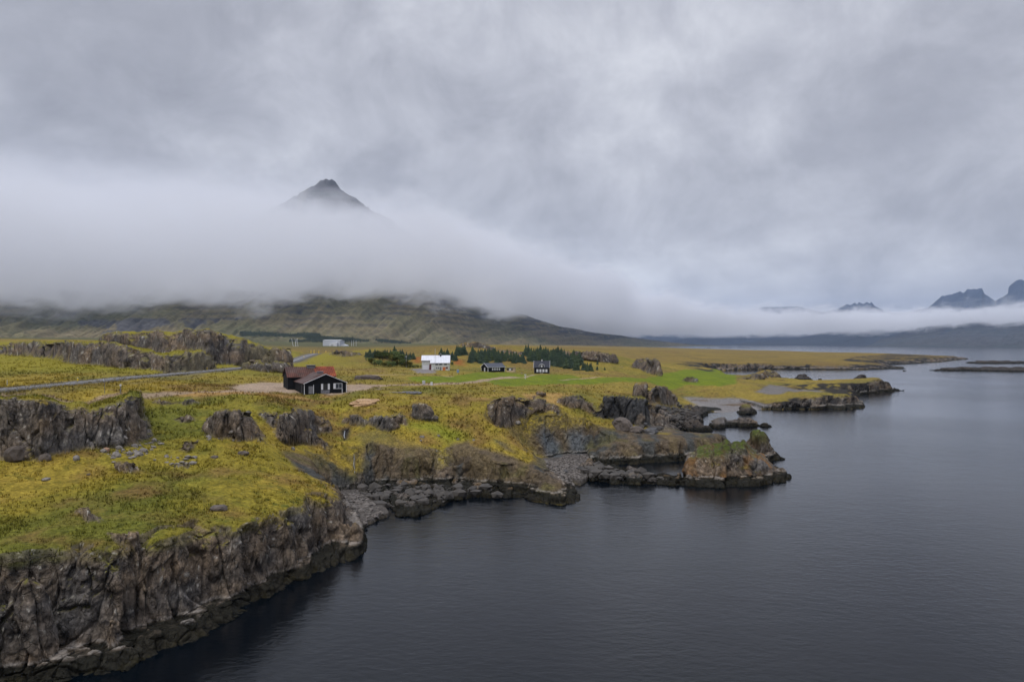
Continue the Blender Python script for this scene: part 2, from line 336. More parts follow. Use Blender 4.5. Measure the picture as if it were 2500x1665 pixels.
for k, d in enumerate(ISL):
    xs = [p[0] for p in d['poly']]; ys = [p[1] for p in d['poly']]
    m = (cx > min(xs) - 12) & (cx < max(xs) + 12) & (cy > min(ys) - 12) & (cy < max(ys) + 12)
    a = np.full(cx.shape, -9.0)
    ww = 1.0 if d['top'] > 1.5 else .8
    a[m] = poly_sdf(cx[m] + (wx_[m] - cx[m]) * ww * (1.3 if d['top'] < 2 else .6), cy[m] + (wy_[m] - cy[m]) * ww * (1.3 if d['top'] < 2 else .6), d['poly'])[0]
    c_tab['i%d' % k] = a
def lut(names, x, y):
    t = np.interp(x / y, TT, np.arange(len(TT))); v = np.clip((np.log(y) - LY[0]) / (LY[1] - LY[0]), 0, len(LY) - 1.001)
    i = np.clip(t.astype(int), 0, len(TT) - 2); j = v.astype(int); fi = t - i; fj = v - j
    res = []
    for nm in names:
        a = c_tab[nm]
        if nm == 'cid': res.append(a[np.rint(t).astype(int), np.rint(v).astype(int)]); continue
        res.append((a[i, j] * (1 - fi) + a[i + 1, j] * fi) * (1 - fj) + (a[i, j + 1] * (1 - fi) + a[i + 1, j + 1] * fi) * fj)
    return res

def hit_base(px, py):
    d = np.exp(np.linspace(math.log(45), math.log(3000), 2500)); x = (px - 1250) / FPX * d
    zr = CAMZ - (py - HY) / FPX * d; zb = lut(['base'], x, d)[0]
    k = np.argmax(zr < zb)
    if not (zr < zb).any(): k = len(d) - 1
    return x[k], d[k], zb[k]

# rock outcrops: region, [(x, base y, top y)...], run (m), back length (m), label
FEAT = []
def feat(r, pts, run, back, label, jit=1.0, dark=0):
    bl = []; tops = []
    for p_ in pts:
        x, by, ty = p_[:3]
        bx, bY = P(r, x, by); _, tY = P(r, x, ty)
        if len(p_) == 4: D = p_[3]; X = (bx - 1250) / FPX * D
        else: X, D, Z = hit_base(bx, bY)
        bl.append((X, D)); tops.append(CAMZ - (tY - HY) / FPX * (D + run))
    FEAT.append(dict(line=np.array(bl), top=np.array(tops), run=run, back=back, label=label, jit=jit, dark=dark))
feat('A', [(-500, 1170, 640), (-300, 1160, 650), (0, 1140, 650), (350, 1150, 650), (600, 1090, 720), (740, 1080, 760), (900, 1060, 690), (1050, 1040, 640), (1150, 1010, 650), (1220, 990, 800), (1300, 965, 940)], 2.2, 26,
     'long brown rock wall with grassy gully at the left edge above the foreground meadow', 1.3)
feat('A', [(1670, 930, 900), (1720, 960, 800), (1830, 980, 740), (2000, 985, 750), (2110, 975, 870)], 1.6, 9, 'grey fan-shaped outcrop standing alone in green grass right of the long wall')
feat('A', [(1380, 830, 800), (1480, 850, 780), (1560, 835, 800)], 1.2, 3, 'low broken grey outcrop between the long wall and the fan-shaped outcrop')
feat('A', [(1250, 695, 670), (1330, 700, 655), (1450, 690, 655), (1590, 690, 660)], 1.0, 3, 'thin dark rock ledge beside the dirt track')
feat('B', [(190, 1060, 970), (300, 1160, 980), (390, 1150, 1010)], 1.6, 8, 'leaning grey outcrop left of the big mossy crag')
feat('B', [(420, 1130, 970, 134), (560, 1130, 950, 136), (700, 1150, 965, 140), (850, 1200, 1010, 146), (930, 1330, 1060, 149), (1010, 1270, 1190, 152)], 2.2, 9, 'broad mossy crag above the small waterfall gully')
feat('B', [(490, 1330, 1250), (560, 1350, 1220), (680, 1350, 1190), (780, 1360, 1175), (840, 1350, 1250)], 1.2, 4, 'small dark mossy crag below the broad crag')
feat('B', [(1150, 1110, 1050), (1260, 1130, 1020), (1380, 1110, 1065)], 1.2, 5, 'low rounded grey outcrop right of the waterfall')
feat('B', [(1425, 1090, 1030), (1520, 1150, 1010), (1650, 1180, 1010), (1710, 1170, 1000), (1810, 1120, 985)], 1.4, 7, 'block-shaped grey outcrop in the middle of the green slope')
feat('B', [(1920, 1020, 920), (2000, 1050, 870), (2080, 1070, 900), (2150, 1070, 1010)], 1.4, 5, 'pointed grey outcrop standing alone on the grass slope')
feat('D', [(185, 450, 350), (250, 460, 330), (380, 480, 322), (500, 490, 350), (600, 470, 345), (740, 460, 400)], 1.6, 12, 'wide columnar rock wall below the black houses')
feat('D', [(560, 325, 295), (595, 328, 285), (635, 325, 300)], .9, 3, 'small dark knob of rock on top of the columnar wall')
feat('D', [(790, 400, 335), (880, 430, 312), (960, 430, 312), (1090, 500, 420)], 1.6, 9, 'slanting rock wall between the columnar wall and the sea cave')
feat('D', [(1110, 512, 440), (1190, 522, 330), (1300, 530, 325), (1450, 560, 330), (1550, 590, 345)], 1.8, 18, 'black overhanging basalt cliff of the sea cave, cave shade painted into its colour', 1.0, .9)
feat('D', [(1530, 592, 370), (1620, 592, 385), (1740, 592, 440), (1870, 592, 560)], 5, 5, 'brown sloping rock shoulder right of the sea cave')
feat('D', [(1470, 345, 215), (1520, 350, 208), (1560, 350, 212)], 1.5, 12, 'square rock pillar on the cliff top over the cave')
feat('D', [(1572, 375, 265), (1620, 372, 225), (1680, 375, 235), (1740, 385, 238), (1812, 388, 300)], 2, 9, 'split grey rock tower beside the gravel bay')
feat('J', [(252, 266, 250), (300, 272, 222), (364, 268, 258)], 2.5, 6, 'lone grey boulder outcrop at the mown field edge')
feat('J', [(730, 240, 220), (880, 246, 205), (980, 235, 170), (1060, 222, 178)], 7, 40, 'grassy mound with bare rock flank by the inlet')
feat('C', [(1085, 115, 92, 480), (1150, 125, 78, 470), (1250, 140, 74, 465), (1330, 140, 90, 460), (1450, 165, 125, 455)], 5, 40, 'rocky hilltop crag above the middle spruces')
feat('C', [(1480, 160, 132, 450), (1560, 180, 140, 445), (1680, 180, 150, 445)], 4, 25, 'low rock band behind the middle spruces')
feat('C', [(2000, 205, 160, 440), (2100, 212, 145, 435), (2250, 216, 147, 430), (2380, 205, 152, 430), (2520, 200, 168, 430)], 4, 30, 'long low rock wall on the hill right of the spruces')
feat('D', [(1470, 5, -14, 425), (1560, 28, -8, 415), (1636, 36, 6, 412)], 5, 25, 'short rock wall above the brown coastal meadow')
feat('D', [(1340, 62, 44), (1440, 72, 54), (1540, 84, 66), (1630, 98, 84)], 3, 8, 'thin slanting rock rib on the grassy hillside')
feat('S', [(-220, 868, 838, 330), (0, 867, 842, 316), (110, 872, 836, 290), (170, 893, 838, 252), (270, 900, 838, 240), (330, 904, 856, 235), (370, 908, 865, 230), (410, 911, 867, 228), (480, 906, 859, 250), (505, 901, 880, 262)], 5, 120,
     'long dark lower rock wall behind the road at the left', 1.6)
feat('S', [(245, 824, 819, 335), (300, 829, 813, 328), (360, 838, 811, 318), (400, 846, 808, 308), (440, 858, 807, 298), (500, 866, 808, 290), (560, 868, 816, 300), (600, 872, 830, 315), (645, 880, 856, 335)], 6, 90,
     'tall columnar rock face crowning the left ridge', 1.8)
feat('B', [(60, 430, 390, 268), (100, 500, 362, 264), (240, 530, 385, 258), (430, 540, 415, 256), (525, 490, 440, 262)], 3, 10, 'rounded dark rock hump just left of the barn')
feat('B', [(235, 345, 270, 318), (300, 375, 240, 312), (400, 385, 240, 310), (470, 380, 232, 310), (500, 385, 330, 315)], 3, 12, 'blocky rock knob beside the road behind the barn')
feat('B', [(1000, 312, 275), (1060, 330, 262), (1150, 335, 262), (1280, 330, 290)], 4, 12, 'low rocky rise between the road and the left trees')
feat('A', [(1440, 1080, 1060), (1520, 1085, 1010), (1580, 1050, 1000), (1640, 1000, 975)], .8, 2, 'short rib of dark stones slanting through the meadow')
feat('A', [(915, 1215, 1185), (960, 1240, 1165), (1050, 1248, 1165), (1100, 1235, 1195)], .8, 2.2, 'lichen-spotted boulder outcrop below the rubble of the long wall')
feat('A', [(1365, 1195, 1175), (1430, 1205, 1160), (1510, 1200, 1165)], .6, 1.6, 'flat grey rock in the meadow right of the lichen-spotted outcrop')
feat('F', [(495, 160, 120), (550, 205, 115), (610, 200, 150), (665, 218, 185)], .7, 1.8, 'curved low grey rock in the foreground grass near the cliff edge')
feat('F', [(700, 300, 265), (780, 325, 252), (860, 318, 262)], .8, 1.5, 'rounded grey boulder on the lip of the foreground cliff')

ROADZ = None; PADS = []
def height(x, y):
    """terrain height and the masks that go with it"""
    x = np.asarray(x, np.float64); y = np.asarray(y, np.float64)
    zb, s, w, st, lw, cid = lut(['base', 'sdf', 'w', 'st', 'lw', 'cid'], x, y)
    sc = np.clip(y / 130, .7, 5)
    zb = zb + fbm(x / 14, y / 14, o=3, seed=5) * .45 + fbm(x / 70, y / 70, o=2, seed=6) * .8 * sst(300, 700, y)
    butt = fbm(x / 3.2 / sc, y / 3.2 / sc, o=3, seed=8)
    sj = s + (butt * 1.3 * sc + (np.abs(fbm(x / 6.5, y / 6.5, o=3, seed=12)) * 2 - .62) * 5.0) * st * sst(.2, 2.2, s)
    ledz = 1.25 * sst(0, 1, s / np.maximum(lw, .2)) * sst(.05, .3, st)
    t = np.clip((sj - lw) / w, 0, 1.6)
    Fc = 1 - np.exp(-(t * 2.6) ** 1.7); foot = sst(.05, .3, st) * .28 * sst(0, .10, t); Fs = foot + (1 - foot) * (sst(0, 1.25, t) * .5 + np.clip(t, 0, 1) * .5)
    F = Fc * st + Fs * (1 - st)
    z = ledz + (np.maximum(zb, ledz) - ledz) * np.clip(F, 0, 1)
    if ROADZ is not None:
        ln = np.array(ROAD); m = (y > ln[:, 1].min() - 12) & (x > ln[:, 0].min() - 12) & (x < ln[:, 0].max() + 12) & (y < ln[:, 1].max() + 12)
        if m.any():
            dd, _, _, at = seg_query(x[m], y[m], ln, ROADZ[:, None]); k = 1 - sst(5.0, 11.0, dd)
            z[m] = z[m] * (1 - k) + (at[0] - .12) * k
    for (pX, pY, pR, pZ) in PADS:
        dd = np.hypot(x - pX, y - pY); k = 1 - sst(pR, pR * 1.8, dd); z = z * (1 - k) + pZ * k
    rockc = (1 - sst(.80, 1.0, F)) * (s > 0)
    own = np.where((F < .93) & (s > 0) & (cid > 0), cid, 0).astype(int)
    low = sst(4.6, 3.2, z + fbm(x / 2.5, y / 2.5, o=2, seed=9) * 1.2) * sst(.1, .3, st)
    rock = rockc * np.maximum(sst(.45, .7, st), low); dark = np.zeros(x.shape); moss = np.zeros(x.shape)
    z = np.where(s > 0, z, -.25 - .25 * np.minimum(-s, 12))
    for k, d in enumerate(ISL):
        a = lut(['i%d' % k], x, y)[0]; m = a > 0
        if not m.any(): continue
        am = a[m]; top = d['top'] + fbm(x[m] / 5, y[m] / 5, o=3, seed=20 + k) * d['top'] * .28
        if d['tp']:
            top = np.interp(x[m] / y[m] * FPX + 1250, [p[0] for p in d['tp']], [p[1] for p in d['tp']]) + fbm(x[m] / 3, y[m] / 3, o=3, seed=20 + k) * .6
        top = np.maximum(top, .3)
        aj = am + butt[m] * .9 * sst(.2, 1.5, am)
        tt = np.clip((aj - d['lw']) / d['w'], 0, 2)
        FF = np.clip(1 - np.exp(-(tt * 2.0) ** 1.5), 0, 1)
        if d['kind'] == 'beach': FF = sst(0, 1.6, tt)
        l0 = min(1.2, d['top'] * .6) * sst(0, 1, am / max(d['lw'], .2))
        zi = l0 + (np.maximum(top, l0) - l0) * FF
        if d['kind'] in ('shelf', 'rubble'):
            zi = zi * (.85 + .8 * fbm(x[m] / 2.2, y[m] / 2.2, o=4, g=.6, seed=33)) + .15
        zz = z[m]; win = zi > zz
        z[m] = np.where(win, zi, zz)
        o = own[m]; o[win] = 100 + k; own[m] = o
        rr = rock[m]; rr[win] = 1; rock[m] = rr
    for k, f in enumerate(FEAT):
        ln = f['line']; pad = f['back'] + 6
        m = (x > ln[:, 0].min() - 6) & (x < ln[:, 0].max() + 6) & (y > ln[:, 1].min() - 6) & (y < ln[:, 1].max() + pad)
        if not m.any(): continue
        X = x[m]; Y = y[m]; sx = np.clip(Y / 150, .5, 2.2)
        X2 = X + fbm(X / 5 / sx, Y / 5 / sx, o=4, seed=40 + k) * 1.1 * f['jit'] * sx
        Y2 = Y + fbm(X / 5 / sx, Y / 5 / sx, o=4, seed=60 + k) * 1.3 * f['jit'] * sx
        lp = ln[:, 0] / ln[:, 1] * FPX; q = X2 / Y2 * FPX
        dl = np.interp(q, lp, ln[:, 1]); e = 2.0
        slope = (np.interp(q + e, lp, ln[:, 1]) - np.interp(q - e, lp, ln[:, 1])) / (2 * e / FPX * dl)
        sg = (Y2 - dl) / np.sqrt(1 + np.clip(slope, -1.5, 1.5) ** 2)
        over = np.maximum(np.maximum(lp[0] - q, q - lp[-1]), 0) / FPX * Y2
        at = [np.interp(q, lp, f['top'])]
        run = f['run']; r1 = np.clip(sg / run, 0, 1); r1 = 1 - (1 - r1) ** 2.2
        bk = 1 - sst(f['back'] * .35, f['back'], sg); endf = 1 - sst(.0, 1.2 + run * .5, over)
        top = at[0] + fbm(X / 3.5 / sx, Y / 3.5 / sx, o=3, seed=80 + k) * .45 * f['jit'] * sx
        zz = z[m]; add = np.maximum(top - zz, 0) * r1 * bk * endf
        z[m] = zz + add
        rk = ((sg > -.25) & (sg < run * 1.25 + .3) | ((f['back'] < 13) & (sg > 0) & (sg < f['back'] * .75))) & (add > .12)
        soft = sst(-.25, .1, sg) * (1 - sst(run * 1.1, run * 1.7 + .4, sg)) * sst(.1, .4, add)
        if f['back'] < 13: soft = np.maximum(soft, sst(.1, .4, add) * .95)
        o = own[m]; o[rk] = 200 + k; own[m] = o
        rock[m] = np.maximum(rock[m], soft)
        dark[m] = np.maximum(dark[m], f['dark'] * soft)
    return z, dict(s=s, F=F, st=st, cid=cid, rock=rock, own=own, dark=dark)

def hit(px, py, dmin=45):
    d = np.exp(np.linspace(math.log(dmin), math.log(3200), 3500)); x = (px - 1250) / FPX * d
    zr = CAMZ - (py - HY) / FPX * d; zb = height(x, d)[0]
    k = np.argmax(zr < zb)
    if not (zr < zb).any(): k = len(d) - 1
    return float(x[k]), float(d[k]), float(zb[k])
def ground_z(x, y): return float(height(np.array([x], float), np.array([y], float))[0][0])

# ------------------------------------------------------------------ ground colours (own colours of grass, rock, gravel ...)
def rp(r, pts, far=False): return [hit(*P(r, x, y))[:2] for x, y in pts]
ROAD = [hit(*P(r, x, y))[:2] for r, x, y in (('L', -600, 872), ('L', 0, 817), ('L', 600, 756), ('L', 1200, 702), ('L', 1800, 645), ('L', 2355, 592))]
ROAD += [unp(611, 895, 19.9), unp(665, 889.5, 19.6), unp(712, 884, 19.1), unp(740, 876, 19.1), unp(768, 868, 19.1), unp(781, 864.5, 19.0)]
_rz = height(np.array([p[0] for p in ROAD]), np.array([p[1] for p in ROAD]))[0]
for _ in range(1): _rz[1:-1] = .25 * _rz[:-2] + .5 * _rz[1:-1] + .25 * _rz[2:]
ROADZ = _rz
def pad(r, x, y, rad):
    X, Y, Z = hit(*P(r, x, y)); PADS.append((X, Y, rad, Z)); return X, Y, Z
TRACKS = [(rp('A', [(-100, 640), (400, 632), (900, 628), (1400, 605), (1900, 580), (2335, 560)]), 1.7),
          (rp('C', [(0, 500), (400, 478), (800, 462), (1100, 455), (1300, 425), (1420, 408), (1600, 395)]), 2.0),
          (rp('C', [(1440, 410), (1700, 400), (1790, 372)]), 1.0),
          (rp('B', [(1050, 680), (1500, 665), (2000, 660), (2355, 645)]), 3.2),
          (rp('C', [(2040, 425), (2250, 410), (2400, 395)]), .8),
          (rp('B', [(1400, 545), (1900, 540), (2355, 560)]), 1.2)]
EARTH = [(rp('D', [(520, 690), (560, 640), (640, 590), (760, 600), (1000, 590), (1250, 585), (1400, 610), (1600, 655), (1750, 650), (1900, 628), (2290, 655), (2330, 720), (2290, 760), (2000, 880), (1500, 930), (1040, 940), (830, 870), (640, 860), (560, 770)]), 1.0),
         (rp('G', [(725, 490), (800, 470), (1000, 440), (1130, 430), (1230, 480), (1270, 600), (1290, 660), (1260, 770), (735, 770)]), 1.0),
         (rp('G', [(1395, 450), (1430, 415), (1540, 405), (1660, 455), (1800, 520), (2000, 570), (2080, 580), (2130, 640), (2350, 790), (2250, 900), (1400, 790)]), 1.0),
         (rp('G', [(130, 490), (220, 480), (400, 530), (530, 560), (640, 660), (690, 700), (690, 790), (560, 790), (430, 720), (240, 620)]), 1.0),
         (rp('G', [(690, 340), (940, 340), (1230, 440), (1200, 470), (1000, 430), (720, 470)]), .45), (rp('G', [(1740, 400), (1850, 420), (1900, 500), (1800, 480)]), .7),
         (rp('L', [(0, 850), (600, 790), (2355, 620), (2355, 660), (1500, 760), (900, 820), (300, 880)]), .35)]
FARROCK = [rp('K', [(430, 425), (600, 385), (900, 365), (1130, 352), (1300, 365), (1700, 376), (1800, 412), (1500, 440), (1200, 466), (950, 467), (700, 445)]), rp('K', [(480, 485), (560, 465), (940, 465), (1000, 490), (1130, 512), (950, 520), (500, 520)]), rp('K', [(-60, 470), (100, 466), (220, 478), (200, 495), (-60, 500)]),
           rp('J', [(180, 100), (320, 80), (460, 92), (620, 105), (900, 95), (980, 120), (970, 155), (560, 168), (440, 162), (340, 135)]), rp('J', [(1050, 112), (1250, 105), (1440, 115), (1400, 132), (1100, 138)]), rp('J', [(1250, 292), (1400, 276), (1700, 268), (1950, 236), (2090, 228), (2120, 340), (1760, 370), (1500, 350), (1250, 332)]),
           rp('J', [(1050, 425), (1200, 402), (1400, 398), (1450, 362), (1600, 356), (1760, 385), (1850, 480), (1500, 505), (1060, 505)]), rp('J', [(930, 292), (1010, 272), (1000, 330), (930, 322)]), rp('J', [(1100, 272), (1160, 255), (1210, 330), (1110, 342)]), rp('J', [(1700, 110), (2060, 108), (2090, 148), (1720, 140)])]
ROCKY = [rp('D', [(1545, 590), (1560, 420), (1620, 380), (1750, 400), (1900, 420), (2080, 470), (2060, 560), (1900, 640), (1600, 640)])]
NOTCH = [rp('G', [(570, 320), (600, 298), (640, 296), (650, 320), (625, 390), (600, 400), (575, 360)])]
SLATE = [rp('D', [(620, 660), (660, 640), (720, 645), (780, 720), (810, 850), (680, 850), (620, 750)]), rp('D', [(840, 650), (980, 640), (1010, 720), (960, 830), (870, 810)])]
YARD = [(rp('J', [(1010, 285), (1120, 300), (1250, 332), (1500, 350), (1420, 356), (1180, 345), (1100, 372), (880, 352), (940, 325)]), (.125, .115, .108)), (rp('B', [(-200, 690), (-40, 650), (200, 632), (440, 630), (700, 660), (1150, 650), (1500, 660), (1400, 720), (1200, 745), (1100, 765), (600, 755), (300, 740), (0, 745)]), (.27, .205, .148)),
        (rp('N', [(-100, 990), (400, 980), (860, 990), (1050, 1090), (1000, 1200), (600, 1210), (200, 1190)]), (.16, .145, .14))]
GREEN = [rp('C', [(560, 400), (700, 385), (1000, 388), (1230, 350), (1500, 350), (1700, 372), (1950, 372), (2050, 420), (2250, 430), (2300, 465), (1500, 485), (1300, 440), (900, 455), (740, 450)]),
         rp('D', [(700, 120), (880, 130), (1000, 165), (1300, 150), (1700, 130), (1900, 85), (2100, 100), (2330, 130), (2355, 200), (2200, 225), (1900, 215), (1500, 190), (1000, 215), (780, 200)]),
         rp('J', [(0, 200), (260, 150), (440, 160), (720, 195), (700, 285), (560, 300), (380, 285), (100, 260)])]
BRIGHT = [rp('G', [(1060, 230), (1250, 250), (1500, 330), (1540, 390), (1380, 400), (1250, 330), (1080, 290)])]
STRAW = [rp('D', [(60, 330), (200, 300), (500, 290), (900, 285), (860, 320), (500, 330), (200, 335)]), rp('B', [(0, 760), (700, 770), (1150, 765), (1000, 800), (500, 810), (0, 800)]),
         rp('A', [(1500, 600), (2335, 600), (2335, 640), (1600, 635)])]
def psoft(x, y, poly, e):
    px = [p[0] for p in poly]; py = [p[1] for p in poly]
    m = (x > min(px) - e) & (x < max(px) + e) & (y > min(py) - e) & (y < max(py) + e)
    r = np.zeros(x.shape)
    if m.any(): r[m] = sst(-e, e, poly_sdf(x[m], y[m], poly)[0])
    return r
def lsoft(x, y, line, hw, e):
    line = np.array(line); r = np.zeros(x.shape); pad = hw + e + 1
    m = (x > line[:, 0].min() - pad) & (x < line[:, 0].max() + pad) & (y > line[:, 1].min() - pad) & (y < line[:, 1].max() + pad)
    if m.any(): r[m] = 1 - sst(hw - e, hw + e, seg_query(x[m], y[m], line, np.zeros((len(line), 1)))[0])
    return r
def mixc(c, b, f):
    return c + (np.asarray(b, np.float64) - c) * f[..., None]
def ground_colour(x, y, z, nz, H):
    n1 = fbm(x / 22, y / 22, o=4, seed=100); n2 = fbm(x / 5, y / 5, o=4, seed=101); n3 = fbm(x / .9, y / .9, o=3, g=.6, seed=102)
    n4 = fbm(x / 60, y / 60, o=3, seed=103); n5 = fbm(x / 1.8, y / 1.4, o=4, g=.6, seed=104)
    c = np.zeros(x.shape + (3,)) + np.array([.176, .141, .020])
    c = mixc(c, (.102, .103, .017), sst(-.05, .55, n1 + .35 * n2))                    # greener
    c = mixc(c, (.232, .168, .028), sst(.0, .55, -n1 + .45 * n2 + .2) * .8)            # golden
    c = mixc(c, (.128, .076, .028), sst(.05, .5, n4 + .5 * n2) * .8)                  # rusty
    far = sst(380, 800, y)
    c = mixc(c, (.128, .088, .030), far * (.75 + .25 * np.clip(n1, -1, 1)))            # brown heath
    c = mixc(c, (.062, .066, .034), sst(700, 1100, y) * sst(100, -300, x - 0 * y) * .9)
    mid = sst(150, 230, y) * (1 - far)
    c = mixc(c, (.150, .115, .034), mid * .45)
    c = mixc(c, (.042, .052, .010), sst(.25, .55, n5) * .45 * (1 - far))                # dark tussocks
    c = mixc(c, (.055, .066, .012), sst(.36, .5, fbm(x / 1.3, y / .9, o=2, seed=130)) * .85 * sst(135, 105, y) * sst(-45, -25, x))
    c = c * (1 + .40 * n3[..., None] * (1 - .5 * far[..., None]))
    ml = np.sin((x * .8 + y * .35) * 1.1) * .5 + .5
    for pl in GREEN: c = mixc(c, np.stack([.094 + .03 * n2 + .016 * ml, .122 + .03 * n2 + .016 * ml, .012 + 0 * n2], -1), psoft(x + n2 * 2, y + n2 * 3, pl, 1.6) * .93)
    for pl in BRIGHT: c = mixc(c, (.16, .18, .02), psoft(x, y, pl, 3) * .7)
    for pl in STRAW: c = mixc(c, (.30, .185, .065), psoft(x + n2 * 3, y + n2 * 6, pl, 3) * sst(-.5, .2, n2) * .8)
    # moss on the left ridge
    mo = sst(15, 60, -x - 60) * sst(200, 235, y) * (1 - sst(480, 600, y)); c = mixc(c, (.180, .160, .018), mo * .75)
    # red-leaved scrub beside the white house
    for (r, pts) in (('N', [(0, 420), (350, 420), (400, 700), (100, 720), (-60, 600)]), ('N', [(1850, 700), (2100, 520), (2355, 600), (2355, 860), (2050, 800)])):
        c = mixc(c, (.20, .055, .018), psoft(x, y, rp_cache(r, pts), 4) * .8)
    # rock
    rk = H['rock']; st = H['st']; own = H['own']; dk = H['dark']
    b1 = fbm(x / 6, y / 6, z / 3, o=3, seed=110); b2 = fbm(x / 1.1, y / 1.1, z / 1.0, o=3, seed=111); b3 = fbm(x / .45, y / .45, z / .45, o=2, seed=112)
    rc = np.zeros(c.shape) + np.array([.108, .090, .074])
    rc = mixc(rc, (.150, .112, .078), sst(-.1, .5, b1)); rc = mixc(rc, (.026, .023, .022), sst(.1, .5, b2 - .4 * b1))
    rc = mixc(rc, (.098, .090, .084), sst(0, .5, -b1))
    earth = np.where(own < 20, (1 - st), 0) * (H['s'] < 30)
    e2 = fbm(x / 4.5, y / 4.5, o=3, seed=115)
    ec = np.zeros(c.shape) + np.array([.078, .060, .040]); ec = mixc(ec, (.050, .050, .046), sst(.1, .4, e2)); ec = mixc(ec, (.095, .072, .040), sst(.1, .5, -e2)); ec = mixc(ec, (.075, .068, .022), sst(.1, .5, n2) * .6)
    ec = ec * (1 + .35 * b3[..., None] + .45 * b2[..., None])
    rc = mixc(rc, ec, sst(.3, .75, earth) * sst(1.6, 2.8, z))
    rc = mixc(rc, (.042, .044, .047), dk)  # shade of the sea cave painted into its dark basalt colour
    rc = rc * (1 + .45 * b3[..., None])
    lich = sst(.42, .6, fbm(x / .35, y / .35, z / .35, o=2, seed=113)) * sst(2.2, 4, z) * (1 - earth) * (1 - .8 * dk)
    rc = mixc(rc, (.34, .32, .28), lich * .8)
    for k, d in enumerate(ISL):
        m = own == 100 + k
        if not m.any(): continue
        if d['kind'] == 'stack':
            o = sst(-.1, .4, fbm(x[m] / 3, y[m] / 3, z[m] / 4, o=3, seed=120)); q = rc[m]
            q = mixc(q, (.150, .085, .038), o * (1 - sst(5.5, 8, z[m])) * (1.0 if d['cat'] == 'sea stack' else .35)); q = mixc(q, (.18, .14, .03), sst(.35, .6, b2[m]) * .5)
            q = mixc(q, (.046, .048, .014), sst(4.4, 7.4, z[m] + 1.5 * b1[m] + 1.2 * sst(0, 6, x[m] - 52)) * .85)
            q = mixc(q, (.056, .072, .013), sst(.8, .95, nz[m]) * sst(4, 6, z[m])); rc[m] = q
        if d['kind'] == 'shelf':
            q = rc[m]; q = mixc(q, (.10, .065, .028), sst(0, .4, b1[m] + b2[m]) * .8); q = mixc(q, (.10, .092, .08), sst(.35, .7, b2[m]) * .6); rc[m] = q
        if d['kind'] == 'beach':
            q = np.zeros((m.sum(), 3)) + np.array([.075, .067, .060]); q = q * (1 + .5 * b3[m][:, None] + .25 * b2[m][:, None]); q = mixc(q, (.07, .06, .05), 1 - sst(.1, .5, z[m])); rc[m] = q
        if d['kind'] == 'rubble' or d['kind'] == 'skerry':
            q = mixc(rc[m], (.030, .028, .027), np.full(m.sum(), .75 if 'brown' not in d['label'] else .1)); q = mixc(q, (.17, .15, .03), sst(2.4, 3, z[m]) * .6 * ('yellow' in d['label'])); rc[m] = q
    # grass creeping onto ledges of the rock
    gl = sst(.70, .9, nz + .16 * b2) * sst(3.0, 5, z) * (own < 99)
    gl = np.where(own >= 200, sst(.76, .95, nz + .14 * b2), gl)
    for pl in ROCKY:
        k_ = psoft(x, y, pl, 1.5); rk = np.maximum(rk, k_); gl = gl * (1 - k_)
    c = mixc(c, rc, np.clip(rk, 0, 1) * (1 - gl * .85))
    # bare flanks that face steeply inside the meadow
    steep = sst(.80, .66, nz + .10 * b2); c = mixc(c, rc, steep * (rk < .5) * .6)
    for pl, a_ in EARTH:
        k_ = psoft(x + n2 * 1.2, y + n2 * 2.5, pl, 1.2) * a_ * (own < 99); c = mixc(c, ec, k_)
    for pl in FARROCK:
        k_ = psoft(x + n1 * 8, y + n1 * 40, pl, 3) * sst(-.25, .1, n2 + n1); c = mixc(c, np.array([.022, .021, .021]) * (1 + .6 * b2[..., None]), k_ * .95)
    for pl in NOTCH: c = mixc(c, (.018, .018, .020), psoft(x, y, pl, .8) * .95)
    for pl in SLATE: c = mixc(c, np.array([.075, .085, .092]) * (1 + .5 * b3[..., None] + .4 * b2[..., None]), psoft(x, y, pl, 1.5) * .85)
    # grey tidal flat and gravel shore
    flat = sst(2.4, 1.2, z + .3 * n2) * (own < 99) * ((H['cid'] == 6) | (H['cid'] == 0) | (H['cid'] == 7)) * (H['s'] > 0) * (H['st'] < .5)
    fc = np.zeros(c.shape) + np.array([.165, .155, .15]); fc = mixc(fc, (.10, .065, .035), sst(0, .4, n1 + .4 * n2) * (z < 1.2)); fc = fc * (1 + .3 * n3[..., None])
    c = mixc(c, fc, flat)
    # tide marks: black weed, pale barnacle line
    rocky = (rk > .2) & (own != 0) & ~np.isin(own, [100, 101])
    zt = z + .12 * b2
    c = mixc(c, (.012, .012, .009), sst(1.5, 1.2, zt) * rocky * .95)
    c = mixc(c, (.024, .020, .009), sst(.9, .5, zt) * sst(.0, .3, b2) * rocky * .5)
    c = mixc(c, (.30, .28, .255), (sst(1.36, 1.44, zt) * sst(1.66, 1.54, zt)) * rocky * .4 * ((own < 99) | (own == 106) | (own == 104)))
    # worked ground
    for pl, cc in YARD: c = mixc(c, np.asarray(cc) * (1 + .18 * n3[..., None] + .15 * n2[..., None]), psoft(x + n2, y + n2 * 3, pl, 1.5))
    for ln, hw in TRACKS: c = mixc(c, np.array([.25, .185, .13]) * (1 + .2 * n3[..., None]), lsoft(x + n2 * .5, y + n2, ln, hw, .8) * .85)
    rd = lsoft(x, y, ROAD, 7.2, 1.2); c = mixc(c, np.array([.115, .100, .062]) * (1 + .15 * n3[..., None]), rd * .75)
    return np.clip(c, .004, .9)
_rpc = {}
def rp_cache(r, pts):
    k = (r, tuple(pts))
    if k not in _rpc: _rpc[k] = rp(r, pts)
    return _rpc[k]

